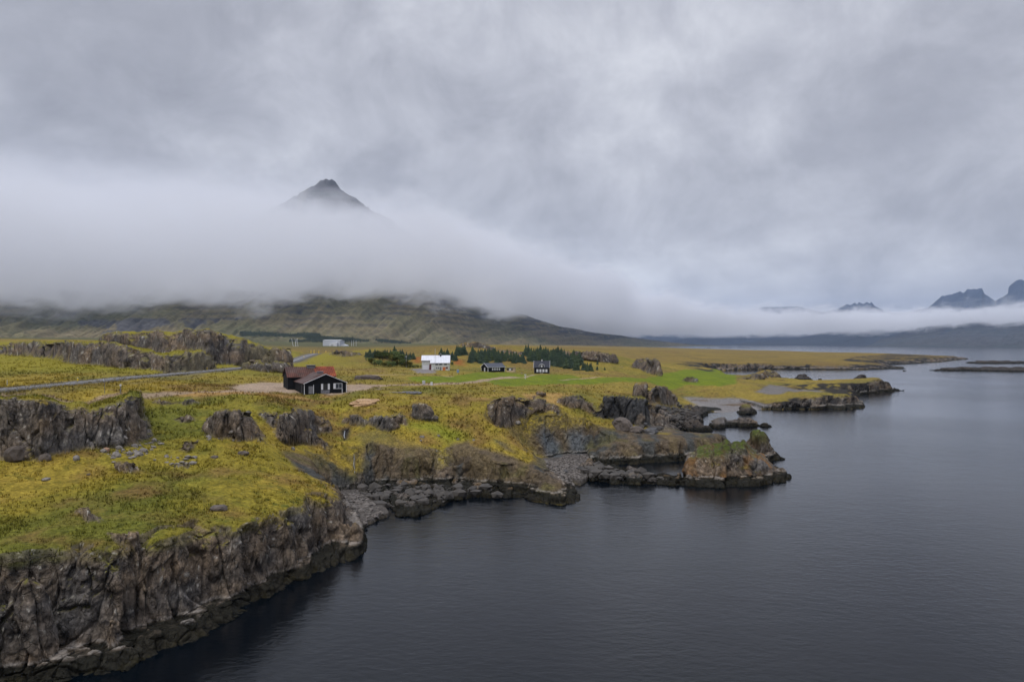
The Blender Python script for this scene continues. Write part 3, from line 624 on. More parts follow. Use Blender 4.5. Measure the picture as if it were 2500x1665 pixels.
# ------------------------------------------------------------------ materials
def mat(name, col=(.5, .5, .5), rough=.8, var=0.0, scale=3.0, metal=0.0, bump=0.0, emis=None):
    m = bpy.data.materials.new(name); m.use_nodes = True; t = NT(m.node_tree)
    o = t.n('ShaderNodeOutputMaterial'); b = t.n('ShaderNodeBsdfPrincipled'); t.l(b.outputs[0], o.inputs[0])
    b.inputs['Roughness'].default_value = rough; b.inputs['Metallic'].default_value = metal
    tc = t.n('ShaderNodeTexCoord')
    n = t.noise(tc.outputs['Object'], scale, 5, .6)
    k = t.mr(n, .3, .7, 1 - var, 1 + var)
    t.l(t.mix(1.0, (*col, 1), t.n('ShaderNodeCombineColor').outputs[0], 'MULTIPLY') if False else t.vmath('MULTIPLY', _rgb(t, col), _comb(t, k)), b.inputs['Base Color'])
    if bump:
        bp = t.n('ShaderNodeBump', i_Strength=bump, i_Distance=.05); t.l(n, bp.inputs['Height']); t.l(bp.outputs[0], b.inputs['Normal'])
    return m
def _rgb(t, col):
    n = t.n('ShaderNodeRGB'); n.outputs[0].default_value = (*col, 1); return n.outputs[0]
def _comb(t, k):
    n = t.n('ShaderNodeCombineXYZ')
    for i in range(3): t.l(k, n.inputs[i])
    return n.outputs[0]
def terrain_mat(name, bumpd, cell, fine, contrast=.35, rough=.95):
    m = bpy.data.materials.new(name); m.use_nodes = True; t = NT(m.node_tree)
    o = t.n('ShaderNodeOutputMaterial'); b = t.n('ShaderNodeBsdfPrincipled'); t.l(b.outputs[0], o.inputs[0])
    b.inputs['Roughness'].default_value = rough; b.inputs['Specular IOR Level'].default_value = .06
    at = t.n('ShaderNodeAttribute', attribute_name='col'); tc = t.n('ShaderNodeTexCoord')
    n1 = t.noise(tc.outputs['Object'], fine, 4, .65)
    k = t.mr(n1, .3, .7, 1 - contrast, 1 + contrast)
    t.l(t.vmath('MULTIPLY', at.outputs['Color'], _comb(t, k)), b.inputs['Base Color'])
    if cell:
        pass
        mp = t.n('ShaderNodeMapping'); mp.inputs['Scale'].default_value = (1, 1, .42)
        wn = t.n('ShaderNodeTexNoise'); wn.inputs['Scale'].default_value = .9; wn.inputs['Detail'].default_value = 4; t.l(tc.outputs['Object'], wn.inputs['Vector'])
        t.l(t.vmath('ADD', tc.outputs['Object'], t.vmath('MULTIPLY', wn.outputs['Color'], (1.6, 1.6, 2.4))), mp.inputs[0])
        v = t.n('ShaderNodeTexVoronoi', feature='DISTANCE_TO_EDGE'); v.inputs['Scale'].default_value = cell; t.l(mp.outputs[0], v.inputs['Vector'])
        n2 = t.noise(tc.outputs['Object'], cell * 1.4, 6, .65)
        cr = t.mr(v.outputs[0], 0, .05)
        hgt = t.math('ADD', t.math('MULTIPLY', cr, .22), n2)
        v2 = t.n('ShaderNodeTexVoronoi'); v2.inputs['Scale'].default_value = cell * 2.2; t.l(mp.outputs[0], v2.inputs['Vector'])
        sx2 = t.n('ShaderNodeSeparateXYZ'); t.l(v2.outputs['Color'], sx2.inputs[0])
        kk = t.math('MULTIPLY', k, t.mr(sx2.outputs[0], 0, 1, .78, 1.25)); kk = t.math('MULTIPLY', kk, t.mr(cr, 0, 1, .82, 1.0))  # crack shade painted into the colour along the cell edges
        t.l(t.vmath('MULTIPLY', at.outputs['Color'], _comb(t, kk)), b.inputs['Base Color'])
        hgt = t.math('ADD', hgt, t.math('MULTIPLY', sx2.outputs[1], .35))
    else:
        hgt = t.noise(tc.outputs['Object'], fine * .7, 5, .7)
    bp = t.n('ShaderNodeBump', i_Strength=1.0, i_Distance=bumpd); t.l(hgt, bp.inputs['Height']); t.l(bp.outputs[0], b.inputs['Normal'])
    return m
M_GRASS = terrain_mat('grass_ground', .30, 0, 2.4, .5)
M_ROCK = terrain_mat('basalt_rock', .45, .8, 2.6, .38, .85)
M_FAR = terrain_mat('mountain_ground', 9, 0, .025, .4)

def tag(o, label=None, cat=None, group=None, kind=None):
    for k, v in (('label', label), ('category', cat), ('group', group), ('kind', kind)):
        if v: o[k] = v
    return o
def grid_mesh(name, V, faces, col, m, loc=None):
    me = bpy.data.meshes.new(name)
    me.vertices.add(len(V)); me.vertices.foreach_set('co', np.ascontiguousarray(V, np.float32).ravel())
    nf = len(faces); me.loops.add(nf * 4); me.loops.foreach_set('vertex_index', faces.astype(np.int32).ravel())
    me.polygons.add(nf); me.polygons.foreach_set('loop_start', np.arange(0, nf * 4, 4, dtype=np.int32))
    me.polygons.foreach_set('loop_total', np.full(nf, 4, np.int32)); me.polygons.foreach_set('use_smooth', np.ones(nf, bool))
    if col is not None:
        a = me.color_attributes.new('col', 'FLOAT_COLOR', 'POINT')
        a.data.foreach_set('color', np.concatenate([col, np.ones((len(col), 1))], 1).astype(np.float32).ravel())
    me.update(calc_edges=True); me.materials.append(m)
    o = bpy.data.objects.new(name, me); C.collection.objects.link(o)
    return o
def quads(n, m_):
    i = np.arange(n - 1)[:, None] * m_ + np.arange(m_ - 1)[None, :]
    return np.stack([i, i + m_, i + m_ + 1, i + 1], -1)      # columns run left to right, rows outward

# ------------------------------------------------------------------ terrain mesh: each column gets its rows where the ground is steep
def build_terrain():
    T = np.concatenate([np.linspace(-1.70, -.80, 110, endpoint=False), np.linspace(-.80, .80, 1180), np.linspace(.80, 1.45, 60)[1:]])
    NF, NR = 3000, 860
    ly = np.linspace(math.log(Y0 + .5), math.log(Y1 - 100), NF); yy = np.exp(ly)
    dens = np.zeros((len(T), NF), np.float32)
    for a in range(0, len(T), 150):
        tt = T[a:a + 150]; X = tt[:, None] * yy[None, :]; Y = np.broadcast_to(yy[None, :], X.shape)
        z, H = height(X.ravel(), Y.ravel()); z = z.reshape(X.shape)
        dz = np.abs(np.diff(z, axis=1, append=z[:, -1:])); dy = np.diff(yy, append=yy[-1] * 1.001)[None, :]
        wet = np.where(z < -.1, .15, 1.0)
        dens[a:a + 150] = wet * (np.sqrt((dy * 26 / Y) ** 2 + (dz * 1.15) ** 2) + .018 * dy) / Y
    for wd in (9, 21, 31):                       # neighbouring columns share their rows
        pd = np.cumsum(np.pad(dens, ((wd + 1, wd), (0, 0)), 'edge').astype(np.float64), 0); dens = ((pd[2 * wd + 1:] - pd[:-2 * wd - 1]) / (2 * wd + 1)).astype(np.float32)
    pd = np.pad(dens, ((0, 0), (3, 3)), 'edge'); dens = sum(pd[:, i:i + NF] for i in range(7)) / 7
    cum = np.cumsum(dens, 1); cum = (cum - cum[:, :1]) / (cum[:, -1:] - cum[:, :1])
    q = np.linspace(0, 1, NR); LYr = np.stack([np.interp(q, cum[i], ly) for i in range(len(T))])
    Y = np.exp(LYr); X = T[:, None] * Y
    z, H = height(X.ravel(), Y.ravel())
    z = z.reshape(X.shape); V = np.stack([X, Y, z], -1)
    def normals(V):
        du = np.gradient(V, axis=0); dv = np.gradient(V, axis=1); n = np.cross(du, dv); n /= np.linalg.norm(n, axis=-1, keepdims=True) + 1e-12
        return n
    N = normals(V)
    rock = H['rock'].reshape(X.shape); st = H['st'].reshape(X.shape); own = H['own'].reshape(X.shape)
    amp = rock * np.where(own < 20, .25 + .75 * st, 1.0); amp = np.where((own == 100) | (own == 101), 0, amp) * (z > -1.5)
    amp = np.where(((own == 3) | (own == 4)) & (z > .5), np.maximum(amp, .6), amp)
    m = amp > .05
    x_, y_, z_ = X[m], Y[m], z[m]; sc = np.clip(y_ / 110, .8, 3.2)
    wx2 = x_ + fbm(x_ / 3, y_ / 3, z_ / 3, o=2, seed=200) * .9; wz2 = z_ + fbm(x_ / 3, y_ / 3, z_ / 3, o=2, seed=201) * 1.2
    out = (own[m] >= 200) | (own[m] >= 104)
    zs = np.where(out, 10.0, 9.0)
    f1, f2, idv = worley(wx2 / 3.0 / sc, y_ / 3.0 / sc, wz2 / zs / sc)
    g1, g2, gid = worley(x_ / 1.0 / sc + .3 * vnoise(x_, z_), y_ / 1.0 / sc, z_ / np.where(out, 4.0, 1.5) / sc)
    rd = 1 - np.abs(fbm(x_ / 2.2, y_ / 2.2, z_ / 3.5, o=4, seed=203)) * 2
    d = (idv - .5) * 1.0 - .55 * np.exp(-((f2 - f1) / .05) ** 2) + (gid - .5) * .32 - .10 * np.exp(-((g2 - g1) / .10) ** 2) + fbm(x_ / .6, y_ / .6, z_ / .6, o=3, g=.6, seed=202) * .20 + rd * .20 - .1
    d = d * sc * amp[m] * 1.3
    nn = N[m].copy(); nn[:, 2] *= .5
    V[m] += nn * d[:, None]
    # cave mouth and undercuts along the foot of the middle cliffs
    s_ = H['s'].reshape(X.shape); cid = H['cid'].reshape(X.shape)
    under = (own == 3) & (z > .9) & (z < 3.4); u = under * sst(.0, .35, fbm(X / 7, z * 0 + 3, o=3, seed=210)) * (sst(.9, 1.6, z) * sst(3.4, 2.4, z)) * 2.2
    N = normals(V)
    # small hummocks on open grass
    gr = (1 - np.clip(rock * 2, 0, 1)) * (z > 1.5)
    V[..., 2] += gr * (fbm(X / 1.5, Y / 1.5, o=3, seed=220) * .16 + fbm(X / 5, Y / 5, o=2, seed=221) * .22) * (1 - sst(400, 900, Y))
    N2 = normals(V)
    col = ground_colour(V[..., 0].ravel(), V[..., 1].ravel(), V[..., 2].ravel(), N[..., 2].ravel(), H).reshape(V.shape)
    Fq = quads(*X.shape)
    fo = own[:-1, :-1].copy()
    vis = np.maximum.reduce([V[:-1, :-1, 2], V[1:, 1:, 2], V[:-1, 1:, 2], V[1:, :-1, 2]]) > -2.2
    vf = V.reshape(-1, 3); cf = col.reshape(-1, 3)
    fo[fo == 9] = 0
    fo[(fo == 2)] = 3
    # tiny islands of ownership stay with the ground
    ids = [i for i in np.unique(fo)]
    cl = {1: 'sheer grey basalt sea cliff in the left foreground, topped with yellow grass', 3: 'brown earth bluff with dark rocky foot behind the first cove',
          4: 'bare brown headland running out behind the large sea stack', 5: 'rocky shore below the sea cave', 6: 'boulder shore at the gravel bay',
          7: 'low dark headland with grass top, nearer of two spits beyond the gravel bay', 8: 'long rocky spit with square end, farther of two spits beyond the gravel bay',
          10: 'low black cliff along the brown coastal meadow', 11: 'low dark rocky point reaching far right into the fjord'}
    made = []
    for i in ids:
        if i < 100: continue
        mk = (fo == i) & vis; lab = np.zeros(mk.shape, np.int32); nl = 0; sizes = [0]
        for a_, b_ in zip(*np.nonzero(mk)):
            if lab[a_, b_]: continue
            nl += 1; st_ = [(a_, b_)]; lab[a_, b_] = nl; n_ = 0
            while st_:
                p_, q_ = st_.pop(); n_ += 1
                for u_, v_ in ((p_ + 1, q_), (p_ - 1, q_), (p_, q_ + 1), (p_, q_ - 1)):
                    if 0 <= u_ < mk.shape[0] and 0 <= v_ < mk.shape[1] and mk[u_, v_] and not lab[u_, v_]: lab[u_, v_] = nl; st_.append((u_, v_))
            sizes.append(n_)
        if nl > 1: fo[mk & (lab != int(np.argmax(sizes)))] = 0
    for i in ids:
        sel = (fo == i) & vis
        if sel.sum() < 12: 
            continue
        fs = Fq[sel]; used, inv = np.unique(fs, return_inverse=True); fs = inv.reshape(fs.shape)
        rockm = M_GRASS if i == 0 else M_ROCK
        if i == 0: nm = 'ground'
        elif i < 20: nm = 'sea_cliff'
        elif i < 200: nm = {'beach': 'beach', 'shelf': 'tidal_shelf', 'stack': 'sea_stack', 'skerry': 'skerry', 'rubble': 'boulder_shore'}[ISL[i - 100]['kind']]
        else: nm = 'rock_outcrop'
        o = grid_mesh(nm, vf[used], fs, cf[used], rockm)
        if i == 0 or i < 20: o['kind'] = 'structure'
        if 0 < i < 20: o['label'] = cl.get(i, 'rocky shore'); 
        if 100 <= i < 200:
            d = ISL[i - 100]
            if d['kind'] in ('beach', 'shelf', 'rubble'): o['kind'] = 'structure'
            else: tag(o, d['label'], d['cat'])
        if i >= 200: tag(o, FEAT[i - 200]['label'], 'rock outcrop')
        made.append(o)
    return made

# ------------------------------------------------------------------ water
def build_water():
    m = bpy.data.materials.new('sea_water'); m.use_nodes = True; t = NT(m.node_tree)
    o = t.n('ShaderNodeOutputMaterial'); b = t.n('ShaderNodeBsdfPrincipled'); t.l(b.outputs[0], o.inputs[0])
    b.inputs['Base Color'].default_value = (.0010, .0024, .0042, 1); b.inputs['Roughness'].default_value = .08; b.inputs['IOR'].default_value = 1.333
    tc = t.n('ShaderNodeTexCoord')
    mp = t.n('ShaderNodeMapping'); mp.inputs['Rotation'].default_value = (0, 0, R(28)); mp.inputs['Scale'].default_value = (.55, 1.0, 1); t.l(tc.outputs['Object'], mp.inputs[0])
    a = t.noise(mp.outputs[0], 1.1, 5, .62, .3); c = t.noise(mp.outputs[0], .22, 3, .5, .3)
    big = t.noise(tc.outputs['Object'], .012, 3, .5, .5)
    h = t.math('ADD', t.math('MULTIPLY', a, .55), t.math('MULTIPLY', c, .45))
    bp = t.n('ShaderNodeBump', i_Distance=.8); t.l(t.mr(big, .35, .65, .10, .20), bp.inputs['Strength']); t.l(h, bp.inputs['Height']); t.l(bp.outputs[0], b.inputs['Normal'])
    xs = np.array([-14000, -3000, -600, -200, -60, 0, 60, 200, 600, 2000, 8000, 17500.]); ys = np.array([-400, -50, 0, 50, 100, 200, 400, 900, 2000, 5000, 12000, 19500.])
    X, Y = np.meshgrid(xs, ys, indexing='ij'); V = np.stack([X, Y, X * 0], -1).reshape(-1, 3)
    w = grid_mesh('water', V, quads(len(xs), len(ys)).reshape(-1, 4), None, m); w['kind'] = 'structure'
build_water()
TERR = build_terrain()

# ------------------------------------------------------------------ mountains
MT = {}
def mountain(keys, name, seed, powr=1.45, back=1800, gully=1.0, haze_tint=0, px0=None, px1=None, ncol=420, nrow=150, mesa=0.0):
    """keys: px, silhouette y, ridge distance, foot distance, foot height"""
    K_ = np.array(keys, float); px = np.linspace(K_[0, 0] if px0 is None else px0, K_[-1, 0] if px1 is None else px1, ncol)
    ys, dr, df, zf = (np.interp(px, K_[:, 0], K_[:, i]) for i in (1, 2, 3, 4))
    zr = CAMZ - (ys - HY) / FPX * dr
    t = np.concatenate([np.linspace(-.06, 1, nrow), 1 + np.linspace(.02, 1, 26)])
    PXg, Tg = np.meshgrid(px, t, indexing='ij')
    DF, DR, ZR, ZF = (a[:, None] for a in (df, dr, zr, zf))
    D = np.where(Tg <= 1, DF + (DR - DF) * Tg, DR + (Tg - 1) * back)
    X = (PXg - 1250) / FPX * D
    tc = np.clip(Tg, 0, 1)
    lo_ = np.minimum(ZR - ZF, 570.0) if seed == 300 else ZR - ZF
    Z = ZF + lo_ * tc ** powr + (ZR - ZF - lo_) * tc ** 7
    Z = np.where(Tg > 1, ZR - (Tg - 1) * (ZR + 30), Z); Z = np.where(Tg < 0, ZF + Tg * 200, Z)
    sc = D / 3000
    env = sst(0, .12, tc) * (1 - sst(.93, 1.0, tc) * .75) * np.clip((ZR - ZF) / 250, .03, 1.4)
    PS = PXg - 330 * Tg
    g = fbm(PS / 38 + fbm(X / 900, D / 900, o=2, seed=seed) * 1.2, Tg * 2.2, o=5, g=.55, seed=seed + 1)
    Z = Z + (g * 34 + fbm(X / 420, D / 420, o=4, seed=seed + 2) * 22) * env * gully * sc ** .6
    zz = Z + fbm(X / 500, D / 500, o=3, seed=seed + 3) * 18
    st_ = 34.0; fr = (zz / st_) % 1; Z = Z + (sst(.55, .9, fr) - fr) * st_ * .07 * sst(.15, .5, tc) * env * .6   # lava beds
    Z = Z + fbm(PXg / 7, Tg * 60, o=3, seed=seed + 9) * 9 * sst(.9, .99, tc) * np.clip(ZR / 500, .1, 1.5)
    V = np.stack([X, D, Z], -1)
    du = np.gradient(V, axis=0); dv = np.gradient(V, axis=1); N = np.cross(du, dv); N /= np.linalg.norm(N, axis=-1, keepdims=True) + 1e-9
    n1 = fbm(X / 500, D / 500, o=4, seed=seed + 4); n2 = fbm(PS / 20, Tg * 9, o=5, g=.6, seed=seed + 5); n3 = fbm(X / 60, D / 60, Z / 30, o=3, seed=seed + 6)
    c = np.zeros(V.shape) + np.array([.108, .096, .050])
    c = mixc(c, (.125, .102, .056), sst(-.1, .4, n1 + .3 * n2)); c = mixc(c, (.078, .078, .042), sst(0, .5, -n1 + .4 * n2) * .8)
    band = sst(.35, .8, fr) * sst(1.0, .9, fr) * sst(50, 120, Z) * sst(.05, .35, n1 + n2 * .8 + .4 * n3 + sst(90, 190, Z) * .35) * .6
    if seed == 300: c = mixc(c, (.022, .024, .030), sst(550, 750, Z))
    rock = np.clip(band + sst(.62, .95, tc) * .8 * sst(-.4, .3, n3 + n2) + sst(.15, .5, n2 - .15) * .7 * sst(.12, .4, tc), 0, 1)
    c = mixc(c, (.030, .031, .036), rock)
    c = mixc(c, (.120, .100, .068), sst(.25, .5, fbm(PS / 6, Tg * 6, o=3, seed=seed + 7)) * sst(.05, .3, tc) * .45)
    plain = sst(.10, .0, tc); c = mixc(c, (.085, .095, .040), plain * .8)
    if haze_tint: c = mixc(c, (.020, .030, .050), np.full(X.shape, haze_tint))  # blue of distant haze painted into the colour of the far ridges
    if seed == 300:
        b = sst(.30, .42, fbm(PXg / 90, Tg * 9, o=3, seed=77) + .25) * sst(10, 60, PXg) * (1 - sst(520, 600, PXg)) * sst(55, 75, Z) * (1 - sst(120, 140, Z)); c = mixc(c, (.045, .046, .055), b * .85)
    c = c * (1 + .22 * n3[..., None])
    o = grid_mesh(name, V.reshape(-1, 3), quads(*X.shape).reshape(-1, 4), c.reshape(-1, 3), M_FAR); o['kind'] = 'structure'
    if seed == 300: MT.update(px=px, Y=HY - (Z - CAMZ) / D * FPX, D=D, Z=Z)
    return o
mountain([(-900, 620, 4100, 1750, 30), (-200, 600, 4200, 1750, 30), (300, 590, 4300, 1800, 30), (520, 545, 4300, 1850, 29), (640, 522, 4300, 1900, 29), (700, 492, 4300, 1900, 28), (742, 466, 4300, 1900, 28), (775, 441, 4300, 1900, 28),
          (790, 437, 4300, 1900, 28), (800, 434, 4300, 1900, 28), (817, 437, 4300, 1900, 28), (832, 458, 4300, 1900, 28), (870, 484, 4300, 1950, 27), (905, 512, 4300, 2000, 27), (960, 540, 4300, 2100, 26), (1040, 600, 4300, 2300, 25),
          (1120, 700, 4400, 2600, 24), (1180, 752, 4600, 2900, 22), (1270, 766, 4900, 3300, 20), (1320, 782, 5200, 3800, 14), (1360, 795, 5500, 4400, 8), (1450, 811, 6200, 5300, 2), (1560, 826, 6800, 6200, 0), (1640, 836, 7200, 6900, 0), (1700, 841.5, 7500, 7300, 0), (1790, 845, 7700, 7600, 0)],
         'mountain', 300, 2.1, ncol=1100, nrow=260)
mountain([(1300, 810, 14500, 10500, 0), (1480, 806, 14500, 10500, 0), (1520, 798, 14500, 10500, 0), (1545, 796, 14500, 10500, 0), (1590, 812, 14500, 10500, 0), (1650, 800, 14500, 10500, 0), (1700, 790, 14500, 10500, 0), (1770, 770, 14500, 10500, 0), (1840, 756, 14500, 10500, 0), (1860, 751, 14500, 10500, 0), (1950, 749, 14500, 10500, 0), (1965, 753, 14500, 10000, 0),
          (2010, 762, 13500, 9800, 0), (2045, 756, 13000, 9500, 0), (2068, 744, 13000, 9500, 0), (2075, 746, 13000, 9500, 0), (2088, 741, 13000, 9500, 0), (2093, 745, 13000, 9500, 0), (2098, 739, 13000, 9500, 0), (2108, 744, 13000, 9500, 0), (2116, 739, 13000, 9500, 0), (2124, 743, 13000, 9500, 0), (2128, 738, 13000, 9500, 0), (2136, 748, 13000, 9500, 0), (2165, 763, 13000, 9500, 0),
          (2200, 765, 12500, 9000, 0), (2265, 752, 12500, 9000, 0), (2300, 722, 12500, 9000, 0), (2325, 718, 12500, 9000, 0), (2345, 711, 12500, 9000, 0), (2352, 716, 12500, 9000, 0), (2362, 707, 12500, 9000, 0), (2398, 706, 12500, 9000, 0), (2404, 718, 12500, 9000, 0), (2430, 735, 12500, 9000, 0),
          (2462, 716, 12500, 9000, 0), (2463, 700, 12500, 9000, 0), (2478, 688, 12500, 9000, 0), (2490, 681, 12500, 9000, 0), (2510, 690, 12500, 9000, 0), (2600, 740, 12500, 9000, 0), (2800, 760, 12500, 9000, 0)], 'mountain', 340, 1.5, back=2500, haze_tint=.95, ncol=900, nrow=120, gully=.6)
mountain([(1760, 843, 9900, 9500, 0), (1850, 834, 10300, 9300, 0), (1950, 826, 10500, 9000, 0), (2030, 808, 10500, 8500, 0), (2110, 787, 10500, 8000, 0), (2180, 793, 10500, 8000, 0), (2300, 780, 10500, 8000, 0), (2500, 770, 10500, 8000, 0), (2800, 770, 10500, 8000, 0)], 'mountain', 380, 1.2, haze_tint=.85, ncol=360, nrow=90, gully=.5)
mountain([(2105, 846, 6350, 6250, 0), (2125, 842, 6700, 6000, 0), (2150, 828, 7800, 5800, 0), (2230, 802, 8200, 5600, 0), (2290, 783, 8400, 5400, 0), (2400, 765, 8500, 5200, 0), (2500, 755, 8500, 4950, 0), (2700, 745, 8500, 4800, 0), (2900, 745, 8500, 4700, 0)], 'mountain', 420, 1.25, haze_tint=.75, ncol=420, nrow=120, gully=.6)

# ------------------------------------------------------------------ fog bank lying on the mountains, and the hazy air
def build_fog():
    m = bpy.data.materials.new('fog_bank'); m.use_nodes = True; t = NT(m.node_tree)
    o = t.n('ShaderNodeOutputMaterial'); v = t.n('ShaderNodeVolumePrincipled'); t.l(v.outputs[0], o.inputs['Volume'])
    v.inputs['Color'].default_value = (.81, .82, .85, 1); v.inputs['Anisotropy'].default_value = .0
    tc = t.n('ShaderNodeTexCoord'); sp = t.n('ShaderNodeSeparateXYZ'); t.l(tc.outputs['Object'], sp.inputs[0]); x, y, z = sp.outputs
    def curve(val, lo, hi, pts, vmax):
        n = t.n('ShaderNodeFloatCurve'); t.l(t.mr(val, lo, hi), n.inputs['Value']); c = n.mapping.curves[0]
        while len(c.points) < len(pts): c.points.new(.5, .5)
        for p, (a, b) in zip(c.points, pts): p.location = ((a - lo) / (hi - lo), b / vmax); p.handle_type = 'AUTO'
        n.mapping.update(); return t.math('MULTIPLY', n.outputs[0], vmax)
    top = curve(x, -5000, 9000, [(-5000, 1500), (-2600, 1330), (-1800, 1120), (-1100, 1010), (-500, 880), (0, 720), (600, 620), (1500, 500), (3000, 365), (5000, 365), (9000, 480)], 1200)
    top = t.math('ADD', t.math('MULTIPLY', t.math('SUBTRACT', top, 30), t.mr(y, 0, 4300, 0, 1)), 30)
    bot = curve(x, -5000, 9000, [(-5000, 175), (-1500, 200), (-500, 215), (200, 205), (600, 170), (1500, 165), (3000, 175), (5000, 205), (9000, 215)], 1200)
    fr = curve(x, -5000, 9000, [(-5000, 2250), (-1500, 2350), (-400, 2900), (100, 3700), (600, 4700), (1500, 6300), (3000, 7000), (5500, 6500), (9000, 6500)], 12000)
    sc = t.vmath('MULTIPLY', tc.outputs['Object'], (1, 1, 2.0))
    n1 = t.noise(sc, .0015, 4, .6, .6); n2 = t.noise(sc, .0055, 4, .6, .5)
    n = t.math('ADD', t.math('MULTIPLY', t.math('SUBTRACT', n1, .5), 1.6), t.math('MULTIPLY', t.math('SUBTRACT', n2, .5), 1.5))
    a = t.mr(t.math('ADD', t.math('SUBTRACT', top, z), t.math('MULTIPLY', n, 330)), -60, t.mr(x, -3000, -1500, 600, 120), 0, 1, True)
    b = t.mr(t.math('ADD', t.math('SUBTRACT', z, bot), t.math('MULTIPLY', n, 230)), -10, 60, 0, 1, True)
    c = t.mr(t.math('ADD', t.math('SUBTRACT', y, fr), t.math('MULTIPLY', n, 500)), 0, 500, 0, 1, True)
    d = t.math('MULTIPLY', t.math('MULTIPLY', a, b), c)
    t.l(t.math('MULTIPLY', t.math('MULTIPLY', d, t.mr(z, 330, 900, 1.0, .22, True)), t.mr(x, -500, 1500, .0058, .013)), v.inputs['Density'])
    xs = [-5200, -1500, -400, 100, 600, 1500, 3000, 5500, 9000]; yf = [2050, 2150, 2650, 3400, 4300, 5800, 6500, 6000, 6000]; yb = [5600, 5600, 5600, 7000, 9000, 11500, 12200, 12200, 12200]
    zt = [1240, 1240, 1080, 980, 860, 760, 680, 680, 800]
    import bmesh as bm_
    b_ = bm_.new(); rows = []
    for X, f, bk, zz in zip(xs, yf, yb, zt): rows.append([b_.verts.new(p) for p in ((X, f, 110), (X, bk, 110), (X, bk, zz), (X, f, zz))])
    for r0, r1 in zip(rows, rows[1:]):
        for k in range(4): b_.faces.new((r0[k], r0[(k + 1) % 4], r1[(k + 1) % 4], r1[k]))
    b_.faces.new(rows[0][::-1]); b_.faces.new(rows[-1]); bm_.ops.recalc_face_normals(b_, faces=b_.faces)
    me = bpy.data.meshes.new('fog_bank'); b_.to_mesh(me); me.materials.append(m)
    ob = bpy.data.objects.new('fog_bank', me); C.collection.objects.link(ob); ob['kind'] = 'stuff'
    ob['label'] = 'grey fog bank lying over the mountain slopes'
build_fog()
def build_haze():
    m = bpy.data.materials.new('haze'); m.use_nodes = True; t = NT(m.node_tree)
    o = t.n('ShaderNodeOutputMaterial'); v = t.n('ShaderNodeVolumePrincipled'); t.l(v.outputs[0], o.inputs['Volume'])
    v.inputs['Color'].default_value = (.55, .71, 1.0, 1); v.inputs['Density'].default_value = 2.4e-5
    x0, x1, y0, y1, z0, z1 = -14500, 18000, -600, 20000, -5, 1250
    me = bpy.data.meshes.new('haze')
    vs = [(x, y, z) for z in (z0, z1) for y in (y0, y1) for x in (x0, x1)]
    me.from_pydata(vs, [], [(0, 2, 3, 1), (4, 5, 7, 6), (0, 1, 5, 4), (2, 6, 7, 3), (0, 4, 6, 2), (1, 3, 7, 5)]); me.materials.append(m)
    ob = bpy.data.objects.new('haze', me); C.collection.objects.link(ob); ob['kind'] = 'stuff'
build_haze()

# ------------------------------------------------------------------ buildings and small things
import bmesh
class MB:
    """collects boxes, prisms, tubes in local space and links them as one mesh object"""
    def __init__(s): s.b = bmesh.new()
    def box(s, x0, x1, y0, y1, z0, z1):
        v = [s.b.verts.new((x, y, z)) for z in (z0, z1) for y in (y0, y1) for x in (x0, x1)]
        for f in ((0, 2, 3, 1), (4, 5, 7, 6), (0, 1, 5, 4), (2, 6, 7, 3), (0, 4, 6, 2), (1, 3, 7, 5)): s.b.faces.new([v[i] for i in f])
        return s
    def prism(s, outline, axis, a0, a1):
        """outline of 2D points swept along x or y between a0 and a1"""
        mk = (lambda p, a: (a, p[0], p[1])) if axis == 'x' else (lambda p, a: (p[0], a, p[1]))
        A = [s.b.verts.new(mk(p, a0)) for p in outline]; B = [s.b.verts.new(mk(p, a1)) for p in outline]; n = len(A)
        for i in range(n): s.b.faces.new((A[i], A[(i + 1) % n], B[(i + 1) % n], B[i]))
        s.b.faces.new(A[::-1]); s.b.faces.new(B); return s
    def tube(s, p, q, r0, r1=None, n=8):
        r1 = r0 if r1 is None else r1; p = Vector(p); q = Vector(q); d = (q - p).normalized(); u = d.orthogonal().normalized(); w = d.cross(u)
        A, B = ([s.b.verts.new(c + u * (r * math.cos(2 * math.pi * k / n)) + w * (r * math.sin(2 * math.pi * k / n))) for k in range(n)] for c, r in ((p, r0), (q, r1)))
        for k in range(n): s.b.faces.new((A[k], A[(k + 1) % n], B[(k + 1) % n], B[k]))
        s.b.faces.new(A[::-1]); s.b.faces.new(B); return s
    def build(s, name, m, parent=None, loc=None, rz=0, bevel=0):
        bmesh.ops.recalc_face_normals(s.b, faces=s.b.faces)
        if bevel: bmesh.ops.bevel(s.b, geom=s.b.edges[:], offset=bevel, segments=1, affect='EDGES')
        me = bpy.data.meshes.new(name); s.b.to_mesh(me); s.b.free(); me.materials.append(m)
        o = bpy.data.objects.new(name, me); C.collection.objects.link(o)
        if parent: o.parent = parent
        if loc: o.location = loc
        o.rotation_euler.z = rz; return o
def empty(name, loc, rz, label, cat, group=None):
    o = bpy.data.objects.new(name, None); C.collection.objects.link(o); o.location = loc; o.rotation_euler.z = rz
    o.empty_display_size = .5; return tag(o, label, cat, group)
def copy_tree(o, parent=None):
    c = o.copy(); C.collection.objects.link(c)
    if parent: c.parent = parent
    for ch in list(o.children): copy_tree(ch, c)
    return c
